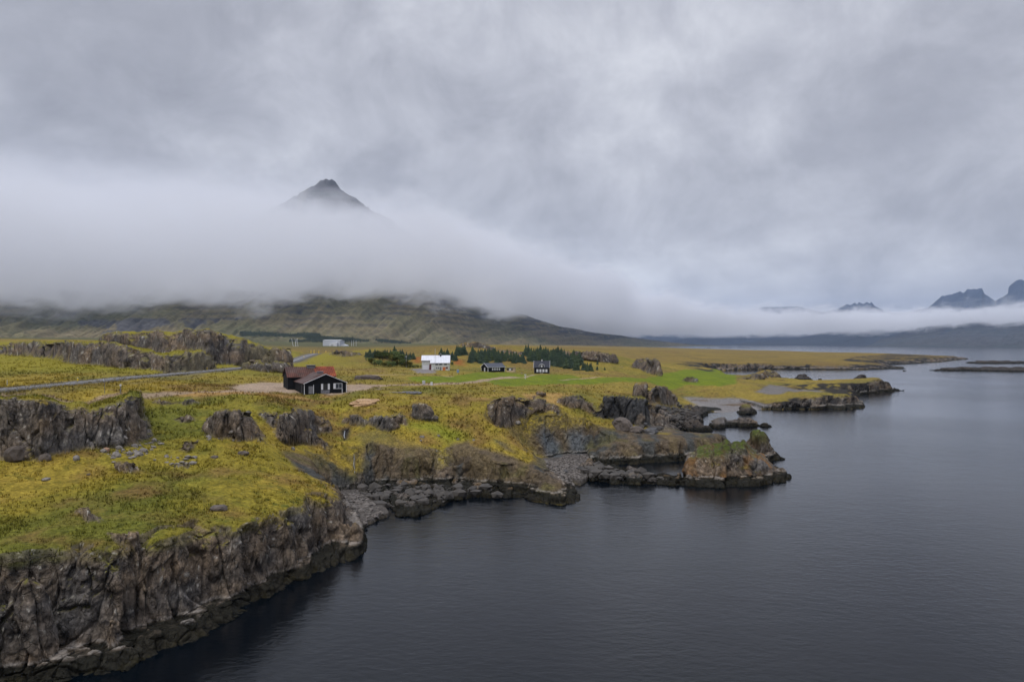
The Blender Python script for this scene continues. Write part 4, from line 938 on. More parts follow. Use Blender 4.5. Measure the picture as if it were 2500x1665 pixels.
def stripe_mat(name, c1, c2, axis, period, width=.15, rough=.7, var=.25, vs=.6, c3=None, metal=0.0):
    """boards or corrugated sheets: narrow joints every period, blotchy wear"""
    m = bpy.data.materials.new(name); m.use_nodes = True; t = NT(m.node_tree)
    o = t.n('ShaderNodeOutputMaterial'); b = t.n('ShaderNodeBsdfPrincipled'); t.l(b.outputs[0], o.inputs[0]); b.inputs['Roughness'].default_value = rough; b.inputs['Metallic'].default_value = metal; b.inputs['Specular IOR Level'].default_value = .15
    tc = t.n('ShaderNodeTexCoord'); sp = t.n('ShaderNodeSeparateXYZ'); t.l(tc.outputs['Object'], sp.inputs[0])
    f = t.math('FRACT', t.math('MULTIPLY', sp.outputs[axis], 1 / period)); j = t.math('LESS_THAN', f, width)
    n = t.noise(tc.outputs['Object'], vs, 5, .6); k = t.mr(n, .3, .7, 1 - var, 1 + var)
    base = t.mix(t.mr(t.noise(tc.outputs['Object'], vs * .45, 3, .5), .42, .60, 0, 1, True), (*c1, 1), (*(c3 or c1), 1))
    col = t.mix(j, base, (*c2, 1)); t.l(t.vmath('MULTIPLY', col, _comb(t, k)), b.inputs['Base Color'])
    bp = t.n('ShaderNodeBump', i_Strength=.6, i_Distance=.03); t.l(f, bp.inputs['Height']); t.l(bp.outputs[0], b.inputs['Normal'])
    return m
MAT = dict(
    tar=stripe_mat('black_boards', (.0055, .006, .008), (.002, .002, .003), 0, .22, .12, .75), rust=stripe_mat('rusty_sheet', (.088, .036, .027), (.045, .020, .016), 0, .55, .3, .8, .4, .5, (.075, .048, .042)),
    rust2=stripe_mat('rusty_sheet_pale', (.070, .040, .034), (.05, .027, .022), 1, .55, .3, .75, .3, .4, (.095, .070, .066)), redrust=stripe_mat('orange_rust_sheet', (.150, .036, .020), (.075, .020, .014), 0, .5, .3, .8, .4, .9, (.21, .055, .022)),
    white=mat('white_paint', (.50, .51, .54), .6, .06), roofw=stripe_mat('white_roof_sheet', (.54, .55, .60), (.42, .43, .48), 0, .8, .14, .5, .10), grey=mat('grey_render', (.40, .41, .39), .85, .15, 1.5),
    slate=stripe_mat('dark_roof_sheet', (.045, .050, .066), (.090, .095, .115), 0, .62, .12, .5, .15), slate2=stripe_mat('slate_roof', (.028, .030, .040), (.018, .020, .028), 2, .30, .2, .6, .2), glass=mat('window_glass', (.03, .035, .045), .12, 0),
    pale=mat('pale_pane', (.52, .53, .57), .3, .1, 6), wood=mat('raw_wood', (.42, .33, .22), .8, .2, 4), dwood=mat('grey_wood', (.16, .145, .13), .9, .3, 6), orange=mat('orange_door', (.42, .115, .03), .6, .15, 3),
    maroon=mat('maroon_paint', (.085, .018, .022), .3, .1), tyre=mat('tyre_rubber', (.02, .02, .02), .9, .1), conc=mat('weathered_concrete', (.13, .13, .145), .9, .35, 2), yellow=mat('yellow_post', (.70, .46, .01), .6, .05),
    steel=mat('galvanised_steel', (.34, .35, .36), .5, .1), bluep=mat('blue_plastic', (.14, .22, .38), .5, .1), metalw=stripe_mat('grey_wall_sheet', (.40, .42, .46), (.33, .35, .39), 0, 1.0, .1, .5, .06))

# asphalt road with a pale edge line, laid on the ground
def ribbon(name, line, zl, hw, m, off=0.0, lift=0.0, thick=.25):
    L = np.array(line, float); t = np.concatenate([[0], np.cumsum(np.hypot(*np.diff(L, axis=0).T))]); q = np.arange(0, t[-1], 3.0)
    # smooth the centre line
    px_ = np.interp(q, t, L[:, 0]); py_ = np.interp(q, t, L[:, 1]); pz = np.interp(q, t, zl); k = np.ones(11) / 11
    sm = lambda a: np.convolve(np.pad(a, 5, 'edge'), k, 'valid'); px_, py_, pz = sm(px_), sm(py_), sm(pz)
    d = np.stack([np.gradient(px_), np.gradient(py_)], 1); d /= np.linalg.norm(d, axis=1, keepdims=True); nrm = np.stack([-d[:, 1], d[:, 0]], 1)
    rows = []
    for o_, z_ in ((-hw, -thick), (-hw, 0), (0, .06 if hw > 2 else 0), (hw, 0), (hw, -thick)):
        rows.append(np.stack([px_ + nrm[:, 0] * (o_ + off), py_ + nrm[:, 1] * (o_ + off), pz + z_ + lift], 1))
    V = np.stack(rows, 1); ob = grid_mesh(name, V.reshape(-1, 3), quads(V.shape[0], 5).reshape(-1, 4), None, m); ob['kind'] = 'structure'; return ob
M_ASPH = mat('asphalt', (.088, .083, .080), .85, .12, .8); M_LINE = mat('road_paint', (.26, .26, .26), .7, .1)
ribbon('road', ROAD, ROADZ, 4.2, M_ASPH, 0, .12); ribbon('road_marking', ROAD, ROADZ, .32, M_LINE, -.3, .20, .015)

def quad_win(parent, x, y, z, w, h, frame, pane, nx=2, ny=2, side='front', fr=.09):
    """window on the wall plane: frame with bars, pane as its child. side front: wall faces -y; left: wall faces -x"""
    m = MB(); p = MB(); d = .07
    def bx(M_, a0, a1, z0, z1, d0, d1):
        if side == 'front': M_.box(x + a0, x + a1, y - d1, y - d0, z + z0, z + z1)
        else: M_.box(x - d1, x - d0, y + a0, y + a1, z + z0, z + z1)
    bx(m, -w / 2, -w / 2 + fr, 0, h, .003, d); bx(m, w / 2 - fr, w / 2, 0, h, .003, d)
    bx(m, -w / 2 + fr, w / 2 - fr, 0, fr, .003, d); bx(m, -w / 2 + fr, w / 2 - fr, h - fr, h, .003, d)
    for i in range(1, nx): bx(m, -w / 2 + w * i / nx - .025, -w / 2 + w * i / nx + .025, fr, h - fr, .003, d - .01)
    for i in range(1, ny): bx(m, -w / 2 + fr, w / 2 - fr, h * i / ny - .025, h * i / ny + .025, .003, d - .02)
    bx(p, -w / 2 + .02, w / 2 - .02, .02, h - .02, .003, .03)
    f = m.build('window', MAT[frame], parent); p.build('pane', MAT[pane], f); return f

def gable_roof(m, x0, x1, y0, y1, ze, zr, axis, over=.25, th=.14):
    """ridge along axis; sheet with thickness and eaves"""
    if axis == 'x':
        c = (y0 + y1) / 2; sl = (zr - ze) / (c - y0); a, b = y0 - over, y1 + over; za = ze - over * sl
        m.prism([(a, za), (c, zr), (b, za), (b, za + th), (c, zr + th), (a, za + th)], 'x', x0 - over, x1 + over)
    else:
        c = (x0 + x1) / 2; sl = (zr - ze) / (c - x0); a, b = x0 - over, x1 + over; za = ze - over * sl
        m.prism([(a, za), (c, zr), (b, za), (b, za + th), (c, zr + th), (a, za + th)], 'y', y0 - over, y1 + over)

# --- old black barn with rusty roofs
def barn():
    r = empty('barn', (-55.4, 182, 16.75), R(28), 'old black wooden barn with rusty corrugated roofs on the gravel yard', 'barn')
    zb = -1.2
    w = MB(); w.prism([(0, zb), (11.3, zb), (11.3, 2.5), (5.75, 4.85), (0, 2.45)], 'y', 0, 13.68); w.build('annex_wall', MAT['tar'], r)
    w = MB(); w.prism([(13.7, zb), (21.2, zb), (21.2, 3.7), (17.45, 6.25), (13.7, 3.7)], 'x', -1.8, 11.6); w.build('wall', MAT['tar'], r)
    m = MB(); gable_roof(m, 0, 11.3, 0, 14.6, 2.5, 4.9, 'y', .3, .10); ar = m.build('annex_roof', MAT['rust2'], r)
    m = MB(); gable_roof(m, -1.8, 5.7, 13.7, 21.2, 3.72, 6.3, 'x', .3, .10); rf = m.build('roof', MAT['rust'], r)
    m = MB(); sl = 2.58 / 3.75; m.prism([(13.4, 3.72 - .3 * sl), (17.45, 6.3), (21.5, 3.72 - .3 * sl), (21.5, 3.84 - .3 * sl), (17.45, 6.42), (13.4, 3.84 - .3 * sl)], 'x', 5.98, 11.9); o = m.build('roof', MAT['redrust'], r); o['label'] = 'brighter orange-red rusty half of the roof'
    m = MB(); m.box(4.2, 6.4, 16.7, 18.2, 6.0, 6.75); m.box(4.0, 6.6, 16.5, 18.4, 6.75, 6.9); m.build('roof_vent', MAT['conc'], r)
    m = MB(); m.box(5.1, 6.4, 6.2, 8.2, 4.6, 5.25); m.box(4.9, 6.6, 6.0, 8.4, 5.25, 5.36); m.build('roof_vent', MAT['conc'], r)
    m = MB(); m.box(-.04, .12, -.05, -.003, -.9, 2.35); m.build('corner_board', MAT['white'], r); m = MB(); m.box(11.2, 11.34, -.05, -.003, -.9, 2.35); m.build('corner_board', MAT['pale'], r)
    m = MB(); sl = 2.4 / 5.65
    for s_, x0, x1 in ((1, -.3, 5.65), (-1, 5.65, 11.6)):
        za, zb_ = (2.5 - .3 * sl, 4.9) if s_ == 1 else (4.9, 2.5 - .3 * sl)
        m.prism([(x0, za - .06), (x1, zb_ - .06), (x1, zb_ + .08), (x0, za + .08)], 'y', -.38, -.302)
    m.build('verge_board', MAT['pale'], r)
    d = MB(); d.box(1.15, 2.5, -.06, -.003, -.3, 1.75); o = d.build('door', MAT['conc'], r); d = MB(); d.box(2.38, 2.52, -.10, -.062, -.3, 2.1); d.build('door_frame', MAT['pale'], o)
    for x0 in (4.45, 6.25):
        d = MB(); d.box(x0, x0 + .52, -.08, -.003, .7, 2.3); d.build('shutter', MAT['pale'], r)
    d = MB(); d.box(4.98, 6.24, -.03, -.003, .6, 2.25); d.build('opening', MAT['tyre'], r)
    d = MB(); d.box(4.4, 6.7, -.12, -.003, -.5, .55); d.build('low_wall', MAT['conc'], r)
    quad_win(r, 9.2, 0, .85, 1.9, 1.5, 'pale', 'glass', 2, 1, fr=.10)
    d = MB(); d.box(7.75, 8.24, -.09, -.003, .85, 2.35); d.build('shutter', MAT['pale'], r)
    d = MB(); d.box(10.05, 10.2, -.1, -.003, -.7, .84); d.build('post', MAT['pale'], r)
    d = MB(); d.box(-.05, -.003, 3.0, 3.14, -.2, 2.2); d.build('batten', MAT['conc'], r)
    return r
barn()

# --- white two-storey house
def white_house():
    X, Y, Z = hit(*P('N', 1250, 1045))
    r = empty('house', (X, Y, Z), R(3), 'white-roofed grey two-storey farmhouse beside the left grove', 'house')
    w = MB(); w.box(-4.0, 4.5, 0, 8.8, -1, 3.4); w.prism([(0, 3.4), (8.8, 3.4), (4.4, 6.55)], 'x', -4.0, 4.5); w.build('wall', MAT['grey'], r)
    w = MB(); w.box(-8.6, -4.003, 1.6, 8.0, -1, 4.3); w.prism([(1.6, 4.3), (8.0, 4.3), (4.4, 6.5)], 'x', -8.6, -4.003); w.build('garage_wall', MAT['grey'], r)
    m = MB(); gable_roof(m, -4.2, 4.5, 0, 8.8, 3.45, 6.7, 'x', .35, .14); m.build('roof', MAT['roofw'], r)
    m = MB(); sl = (6.7 - 3.45) / 4.4; za = 3.45 + 1.2 * sl
    m.prism([(1.2, za), (4.4, 6.7), (8.4, 3.45 + .4 * sl), (8.4, 3.59 + .4 * sl), (4.4, 6.84), (1.2, za + .14)], 'x', -8.9, -4.56); m.build('roof', MAT['roofw'], r)
    m = MB(); m.box(-.1, .45, 3.6, 4.2, 6.0, 7.5); c = m.build('chimney', MAT['tyre'], r); m = MB(); m.box(-.25, .6, 3.45, 4.35, 7.503, 7.62); m.build('cowl', MAT['white'], c)
    for x, w_ in ((-1.4, 1.5), (.4, 1.6), (2.7, 1.4)): quad_win(r, x, 0, 2.15, w_, .95, 'white', 'glass', 3, 1)
    for x in (-1.5, -.6): quad_win(r, x, 0, .5, .8, .9, 'white', 'glass', 1, 2)
    d = MB(); d.prism([(.05, -.3), (.75, -.3), (.75, 1.2), (.4, 1.55), (.05, 1.2)], 'y', -.06, -.003); d.build('door', MAT['conc'], r)
    d = MB(); d.box(1.35, 2.7, -.08, -.003, -.3, 1.35); o = d.build('garage_door', MAT['orange'], r); o['label'] = 'orange door'
    d = MB(); d.box(2.85, 3.8, -.06, -.003, .55, 1.4); d.build('door_panel', MAT['maroon'], r)
    d = MB(); d.box(-8.0, -5.1, 1.5, 1.597, -.2, 2.2); d.build('garage_door', MAT['white'], r)
    d = MB()
    for k in range(7): d.box(-5.0, -4.05, -1.4 + .42 * k, -.98 + .42 * k, -.5, .25 + .4 * k)
    d.build('staircase', MAT['maroon'], r)
    m = MB(); m.box(-3.9, -2.9, -1.2, -.3, .0, 1.0); m.build('porch', MAT['white'], r)
    return X, Y, Z
WX, WY, WZ = white_house()

# --- black cottage with white trim
def cottage():
    X, Y, Z = hit(*P('O', 335, 512)); r = empty('cottage', (X, Y, Z), R(33), 'low black cottage with white trim and four windows on its long side', 'cottage')
    L, Wd, e, rg = 9.8, 6.4, 2.25, 4.05
    # long side runs along +x from the near corner, gable end faces -x
    w = MB(); w.prism([(0, -1), (Wd, -1), (Wd, e), (Wd / 2, rg), (0, e)], 'x', 0, L); w.build('wall', MAT['tar'], r)
    m = MB(); gable_roof(m, 0, L, 0, Wd, e, rg, 'x', .3, .12); m.build('roof', MAT['slate'], r)
    m = MB(); sl = (rg - e) / (Wd / 2)
    m.prism([(-.3, e - .3 * sl - .1), (Wd / 2, rg - .1), (Wd / 2, rg + .15), (-.3, e - .3 * sl + .15)], 'x', -.38, -.303); m.prism([(Wd / 2, rg - .1), (Wd + .3, e - .3 * sl - .1), (Wd + .3, e - .3 * sl + .15), (Wd / 2, rg + .15)], 'x', -.38, -.303)
    m.box(-.3, L + .3, -.40, -.303, e - .3 * sl - .02, e - .3 * sl + .14); m.build('verge_board', MAT['white'], r)
    for x in (0, L - .18):
        m = MB(); m.box(x, x + .18, -.06, -.003, -.3, e - .1); m.build('corner_board', MAT['white'], r)
    for y in (.0, Wd - .18):
        m = MB(); m.box(-.06, -.003, y, y + .18, -.3, e - .1); m.build('corner_board', MAT['white'], r)
    for k in range(4): quad_win(r, 2.7 + 1.28 * k, 0, .65, .72, 1.2, 'white', 'pale', 2, 3, fr=.1)
    m = MB(); m.box(-.07, -.003, 2.6, 3.6, -.2, 1.95); d = m.build('door', MAT['white'], r); m = MB(); m.box(-.09, -.073, 2.9, 3.3, .7, 1.6); m.build('pane', MAT['pale'], d)
cottage()

# --- black house with dormer
def dormer_house():
    X, Y, Z = hit(*P('O', 1738, 556)); r = empty('house', (X, Y, Z), R(-5), 'tall black house with dark roof, small dormer and four white front windows', 'house')
    h = 3.75; e, rg = 2.95, 6.05; dp = 6.6
    w = MB(); w.prism([(0, -1), (dp, -1), (dp, e), (dp / 2, rg), (0, e)], 'x', -h, h); w.build('wall', MAT['tar'], r)
    m = MB(); gable_roof(m, -h, h, 0, dp, e, rg, 'x', .18, .12); m.build('roof', MAT['slate2'], r)
    sl = (rg - e) / (dp / 2)
    m = MB()
    for x0 in (-h - .26, h + .183): m = MB(); m.prism([(-.2, e - .2 * sl), (dp / 2, rg), (dp + .2, e - .2 * sl), (dp + .2, e - .2 * sl + .2), (dp / 2, rg + .2), (-.2, e - .2 * sl + .2)], 'x', x0, x0 + .075); m.build('verge_board', MAT['pale'], r)
    m = MB(); m.box(-.22, .22, dp / 2 - .3, dp / 2 + .3, rg - .3, rg + .75); m.build('chimney', MAT['pale'], r)
    d = MB(); d.prism([(-1.15, e + .02), (1.15, e + .02), (1.15, e + 1.15), (0, e + 1.75), (-1.15, e + 1.15)], 'y', .12, 2.0); dm = d.build('dormer', MAT['tar'], r)
    d = MB(); gable_roof(d, -1.15, 1.15, .05, 2.0, e + 1.15, e + 1.8, 'y', .12, .08); d.build('dormer_roof', MAT['slate2'], dm)
    d = MB(); s2 = .65 / 1.15
    d.prism([(-1.35, e + 1.0), (0, e + 1.76), (1.35, e + 1.0), (1.35, e + 1.22), (0, e + 2.0), (-1.35, e + 1.22)], 'y', -.2, -.075); d.box(-1.3, -1.12, .03, .117, e + .02, e + 1.05); d.box(1.12, 1.3, .03, .117, e + .02, e + 1.05); d.build('dormer_trim', MAT['white'], dm)
    quad_win(dm, 0, .12, e + .2, .82, 1.0, 'white', 'pale', 2, 2, fr=.1)
    for k in range(4): quad_win(r, -2.05 + 1.46 * k, 0, .75, 1.0, 1.35, 'white', 'pale', 2, 3, fr=.12)
    for x0 in (-h, h - .14):
        m = MB(); m.box(x0, x0 + .14, -.05, -.003, -.3, e - .1); m.build('corner_board', MAT['dwood'], r)
    m = MB(); m.box(-.5, .6, -1.0, -.4, -.4, .12); m.box(-.5, -.42, -1.0, -.95, .12, .7); m.box(.5, .58, -1.0, -.95, .12, .7); m.build('step', MAT['white'], r)
dormer_house()

def shed():
    X, Y, Z = hit(*P('O', 925, 518)); r = empty('shed', (X, Y, Z), R(-14), 'small unfinished pale wooden shed between the two black houses', 'shed')
    w = MB(); w.box(-2.1, 1.3, 0, .12, -.4, .75); w.box(-2.1, -1.95, 0, .12, .75, 1.9); w.box(-.45, .05, 0, .12, .75, 1.75); w.box(.75, .9, 0, .12, .75, 1.9); w.box(-2.1, 2.0, 0, .12, 1.9, 2.05)
    w.box(1.3, 2.0, -.05, .12, -.4, 1.9); w.box(-2.1, -1.98, .13, 2.4, -.4, 2.0); w.box(1.88, 2.0, .13, 2.4, -.4, 2.0); w.build('wall', MAT['wood'], r)
    w = MB(); w.box(-1.9, 1.85, 2.3, 2.4, -.3, 2.0); w.build('back_wall', MAT['dwood'], r)
    w = MB(); w.box(-2.3, 2.2, -.2, 2.6, 2.06, 2.16); w.build('roof', MAT['dwood'], r)
    w = MB(); w.box(-.75, .3, -.08, -.003, .85, 1.75); w.build('white_sheet', MAT['white'], r)
shed()

def warehouse():
    X, Y, Z = unpd(*P('B', 985, 214), 1080); r = empty('warehouse', (X, Y, Z), R(-4), 'large pale grey sheet-metal warehouse far off at the mountain foot', 'warehouse')
    w = MB(); w.box(-14, 14, 0, 22, -1.5, 9.0); w.build('wall', MAT['metalw'], r)
    m = MB(); gable_roof(m, -14, 14, 0, 22, 9.02, 10.1, 'x', .3, .25); m.build('roof', MAT['steel'], r)
    w = MB(); w.prism([(-1.5, -1.5), (10.5, -1.5), (10.5, 5.9), (9, 6.6), (-1.5, 4.2)], 'y', -6, -.01); a = w.build('annex', MAT['white'], r)
    w = MB(); w.box(1, 5, -6.1, -6.003, -1, 3.2); w.build('door', MAT['steel'], a)
    w = MB(); w.prism([(14.01, -1.5), (24, -1.5), (24, 1.2), (18, 3.3), (14.01, 3.0)], 'y', 2, 14); w.build('lean_to', MAT['metalw'], r)
warehouse()

def farmhouse_far():
    X, Y, Z = unpd(*P('K', 962, 256), 6700); Z = max(Z, 4)
    r = empty('farmhouse', (X, Y, Z), 0, 'tiny white farmhouse alone on the far shore of the fjord', 'house')
    MB().box(-9, 9, 0, 10, -14, 5).build('wall', MAT['white'], r)
    m = MB(); gable_roof(m, -9, 9, 0, 10, 5.05, 9, 'x', .5, .4); m.build('roof', MAT['roofw'], r)
farmhouse_far()

# --- maroon car on the drive of the white house
def car():
    X, Y, Z = hit(*P('N', 590, 990)); r = empty('car', (X, Y, Z), R(-62), 'dark red car parked on the drive by the white farmhouse', 'car')
    b = MB(); b.prism([(-2.1, .35), (2.1, .35), (2.15, .75), (1.9, .92), (.95, 1.0), (-1.9, 1.0), (-2.15, .8)], 'y', -.88, .88); b.build('body', MAT['maroon'], r, bevel=.04)
    b = MB(); b.prism([(-1.75, 1.003), (.95, 1.003), (.35, 1.52), (-1.35, 1.52)], 'y', -.76, .76); b.build('cabin', MAT['glass'], r, bevel=.03)
    b = MB(); b.box(-1.3, .3, -.7, .7, 1.525, 1.57); b.build('roof', MAT['maroon'], r)
    for x in (-1.3, 1.3):
        for y in (-.80, .80):
            t_ = MB(); t_.tube((x, y - .1, .33), (x, y + .1, .33), .33, n=14); w = t_.build('wheel', MAT['tyre'], r); t_ = MB(); s_ = 1 if y > 0 else -1; t_.tube((x, y + .101 * s_, .33), (x, y + .12 * s_, .33), .18, n=10); t_.build('rim', MAT['steel'], w)
    for y in (-.6, .6): MB().box(2.13, 2.2, y - .18, y + .18, .62, .80).build('headlight', MAT['white'], r)
car()

# --- posts and poles
def simple_post(kind, rg, x, y0, h, label, m='yellow', group=None, r_=.06, lean=0, cap=None, cat='marker post', d=None):
    if d is None: X, Y, Z = hit(*P(rg, x, y0))
    else: X, Y, Z = unpd(*P(rg, x, y0), d)
    e = empty(kind, (X, Y, Z), 0, label, cat, group)
    MB().tube((0, 0, -.4), (lean, 0, h), r_, r_ * .8, 8).build('shaft', MAT[m], e)
    if cap: MB().box(lean - cap[0], lean + cap[0], -.08, .08, h + .003, h + cap[1]).build(cap[2], MAT[cap[3]], e)
    return e
g = 'yellow marker posts along the road'
simple_post('marker_post', 'L', 895, 716, .95, 'yellow marker post beside the road in front of the long lower rock wall', group=g, r_=.12, cap=(.12, .12, 'reflector', 'white'))
simple_post('marker_post', 'A', 1686, 408, .95, 'yellow marker post where the road leaves the lower rock wall', group=g, r_=.13, cap=(.13, .12, 'reflector', 'white'))
simple_post('marker_post', 'B', 668, 350, 1.3, 'yellow marker post on the left verge of the distant road bend', group=g, r_=.2, cap=(.2, .15, 'reflector', 'white'))
for k, (x, y0, wh) in enumerate(((750, 290, 'first'), (785, 290, 'second'), (840, 294, 'third'), (921, 298, 'fourth'))):
    simple_post('marker_post', 'B', x, y0, 2.4, wh + ' from the left of the four tall yellow posts where the road vanishes', group=g, r_=.26, cap=(.26, .2, 'reflector', 'white'), d=600)
simple_post('wooden_post', 'A', 982, 622, 1.9, 'white-topped wooden post at the dirt track above the long rock wall', 'dwood', r_=.12, cap=(.13, .35, 'post_cap', 'white'), cat='post')
simple_post('wooden_pole', 'A', 852, 608, 3.1, 'thin dark pole beside the dirt track, left of the white-topped post', 'dwood', r_=.05, cat='pole')
simple_post('steel_post', 'A', 58, 548, 1.6, 'faint grey post in the grass beyond the road at the far left', 'steel', r_=.07, cat='post')
simple_post('marker_post', 'L', 1195, 722, .95, 'whitish marker post on the near side of the road', 'pale', r_=.07, cat='marker post')
simple_post('street_lamp', 'C', 556, 303, 5.4, 'slim lamp post with white head left of the white farmhouse', 'steel', r_=.07, cap=(.35, .22, 'lamp_head', 'white'), cat='lamp post')
simple_post('flagpole', 'C', 833, 358, 10.5, 'tall bare grey pole standing in front of the white farmhouse', 'steel', r_=.10, cat='flagpole', cap=(.1, .2, 'finial', 'white'))
simple_post('sign_post', 'C', 1697, 412, 1.6, 'white post with short crossbar on the mown lawn', 'white', r_=.12, cap=(.45, .25, 'crossbar', 'white'), cat='post')
for k, (x, ln, wd) in enumerate(((547, -2.5, 'first'), (565, 2.8, 'second'), (578, -1.5, 'third'), (600, -1.2, 'fourth'))):
    simple_post('power_pole', 'B', x, 216, 11, wd + ' from the left of the four tall white poles left of the warehouse', 'pale', 'utility poles near the warehouse', .28, ln, cat='utility pole', d=950)
for k, (x, wd) in enumerate(((1218, 'left'), (1241, 'middle'), (1268, 'right'))):
    simple_post('power_pole', 'B', x, 208, 7.5, wd + ' one of the three thin white poles right of the warehouse', 'pale', 'utility poles near the warehouse', .25, cat='utility pole', d=950)

def barrel(rg, x, y, m, label, s=1.0):
    X, Y, Z = hit(*P(rg, x, y)); r = empty('barrel', (X, Y, Z), 0, label, 'barrel')
    MB().tube((0, 0, -.1), (0, 0, 1.0 * s), .42 * s, .42 * s, 14).build('drum', MAT[m], r); MB().tube((0, 0, 1.003 * s), (0, 0, 1.06 * s), .45 * s, .45 * s, 14).build('lid', MAT['white'], r)
barrel('B', 2047, 652, 'steel', 'grey barrel at the lawn corner where the dirt track passes', 1.15); barrel('B', 2137, 660, 'pale', 'short pale tub right of the grey barrel by the dirt track', .9)
barrel('N', 2118, 1165, 'bluep', 'blue barrel in the rough grass right of the white farmhouse', 1.2)

# --- heaps, boards, slabs, boulders
def blob(name, X, Y, Z, sx, sy, sz, m, label, cat, seed, rough=.25, group=None, detail=4, sink=.3, col=None):
    b = bmesh.new(); bmesh.ops.create_icosphere(b, subdivisions=detail, radius=1)
    V = np.array([v.co[:] for v in b.verts]); 
    F1, F2, iv = worley(V[:, 0] * 1.3 + seed, V[:, 1] * 1.3, V[:, 2] * 1.3)
    k = 1 + rough * fbm(V[:, 0] * 1.5 + seed, V[:, 1] * 1.5, V[:, 2] * 1.5, o=4, seed=seed) + (iv - .5) * rough * .9
    V = np.sign(V) * np.abs(V) ** .8 * k[:, None] * np.array([sx, sy, sz]); V[:, 2] += sz * (1 - sink * 2) * .5
    for v, p in zip(b.verts, V): v.co = p
    me = bpy.data.meshes.new(name); b.to_mesh(me); b.free(); me.materials.append(m)
    o = bpy.data.objects.new(name, me); C.collection.objects.link(o); o.location = (X, Y, Z); tag(o, label, cat, group)
    return o
M_STONE = mat('pale_boulder', (.15, .135, .12), .9, .4, 2.5, bump=.6); M_BROWNST = mat('brown_boulder', (.075, .060, .050), .9, .45, 1.2, bump=.8); M_ORST = mat('orange_boulder', (.24, .14, .085), .9, .3, 2)
M_PEAT = mat('dark_soil', (.060, .045, .038), .95, .5, 2.5, bump=1.0); M_HAY = mat('cut_straw', (.30, .19, .10), .95, .4, 3, bump=1.0)
X, Y, Z = hit(*P('B', 1410, 592)); blob('soil_heap', X, Y, Z, 4.6, 3, 1.25, M_PEAT, 'long heap of dark soil in the grass right of the barn', 'soil heap', 3, .22, sink=.35)
X, Y, Z = hit(*P('B', 1350, 880)); blob('straw_heap', X, Y + 1.5, Z, 3.4, 3.0, .9, M_HAY, 'spread heap of pale reddish straw in front of the yard', 'straw heap', 5, .4, sink=.4)
def px_size(d, px): return d / FPX * px
BO = [('G', 1192, 375, 12, 8, 'S', 'upper left pale boulder of the pair on the slope above the first cove'), ('G', 1186, 400, 8, 5, 'S', 'smaller pale stone just under its neighbour on the slope above the first cove'),
      ('G', 1320, 366, 9, 7, 'S', 'pale boulder alone right of the pair on the slope above the cove'), ('G', 1470, 388, 8, 4, 'S', 'flat pale stone at the rim of the brown bluff'), ('G', 1590, 398, 8, 6, 'S', 'rounded pale stone at the rim right of the flat one'),
      ('G', 1308, 478, 6, 4, 'S', 'little pale stone on the grassy strip between two brown bluffs'), ('G', 1928, 268, 20, 9, 'S', 'large flat pale boulder lying below the columnar wall'), ('G', 203, 466, 9, 9, 'S', 'pointed pale stone at the top of the brown gully slope'),
      ('A', 365, 1312, 19, 8, 'S', 'white flat stone in the left foreground meadow'), ('A', 858, 1078, 20, 13, 'O', 'orange-brown block at the foot of the long rock wall'), ('A', 935, 1122, 22, 12, 'S', 'grey block lying left in the rubble under the wall end'),
      ('A', 1120, 1112, 24, 12, 'S', 'flat grey slab at the front of the rubble under the wall end'), ('A', 1158, 1086, 20, 14, 'S', 'tilted grey slab at the right of the rubble under the wall end'), ('A', 1070, 1132, 18, 7, 'S', 'low grey slab between the rubble blocks'),
      ('A', 922, 1164, 12, 4, 'S', 'thin flat stone in grass below the rubble'), ('A', 720, 1266, 10, 5, 'B', 'small brown stone in the middle of the left meadow'), ('A', 612, 1150, 18, 16, 'S', 'upright grey stone at the foot of the long wall'),
      ('A', 350, 1150, 30, 22, 'B', 'rounded brown boulder leaning on the foot of the long wall'), ('A', 125, 1140, 70, 48, 'B', 'very large brown boulder against the left end of the long wall'), ('A', 1742, 1130, 20, 8, 'B', 'low brown stone in the meadow below the fan-shaped outcrop'),
      ('A', 1972, 1102, 26, 11, 'B', 'rounded brown boulder in the meadow right of the low brown stone'), ('A', 1255, 1148, 9, 4, 'S', 'tiny grey stone right of the rubble'), ('F', 1388, 122, 38, 15, 'B', 'grey-brown boulder half sunk in the golden grass near the cliff edge'),
      ('D', 1350, 610, 62, 34, 'B', 'biggest of the boulders fallen in front of the sea cave'), ('D', 1462, 640, 38, 20, 'B', 'medium boulder below the biggest one at the sea cave'), ('D', 1600, 648, 44, 18, 'D', 'dark wet boulder at the water in front of the sea cave'),
      ('D', 1530, 580, 20, 9, 'D', 'small dark boulder in the mouth of the sea cave'), ('C', 1662, 357, 4, 1.6, 'S', 'white stone at the lawn path left of the dormer house'), ('D', 205, 272, 6, 2, 'S', 'tiny pale stone in the coastal grass below the cottage'),
      ('G', 2290, 640, 12, 9, 'D', 'dark rounded boulder on the pale shingle of the second cove')]
SM = {'S': M_STONE, 'O': M_ORST, 'B': M_BROWNST, 'D': mat('wet_boulder', (.035, .033, .033), .5, .3, 2, bump=.6)}
for k, (rg, x, y, w_, h_, mk, lb) in enumerate(BO):
    X, Y, Z = hit(*P(rg, x, y)); a = px_size(Y, w_) / 2; c = px_size(Y, h_) / 2 * 1.1
    o = blob('boulder', X, Y + a * .5, Z, a, a * .75, c, SM[mk], lb, 'boulder', 11 + k, .22, detail=3, sink=.15); o.rotation_euler.z = k * 1.3
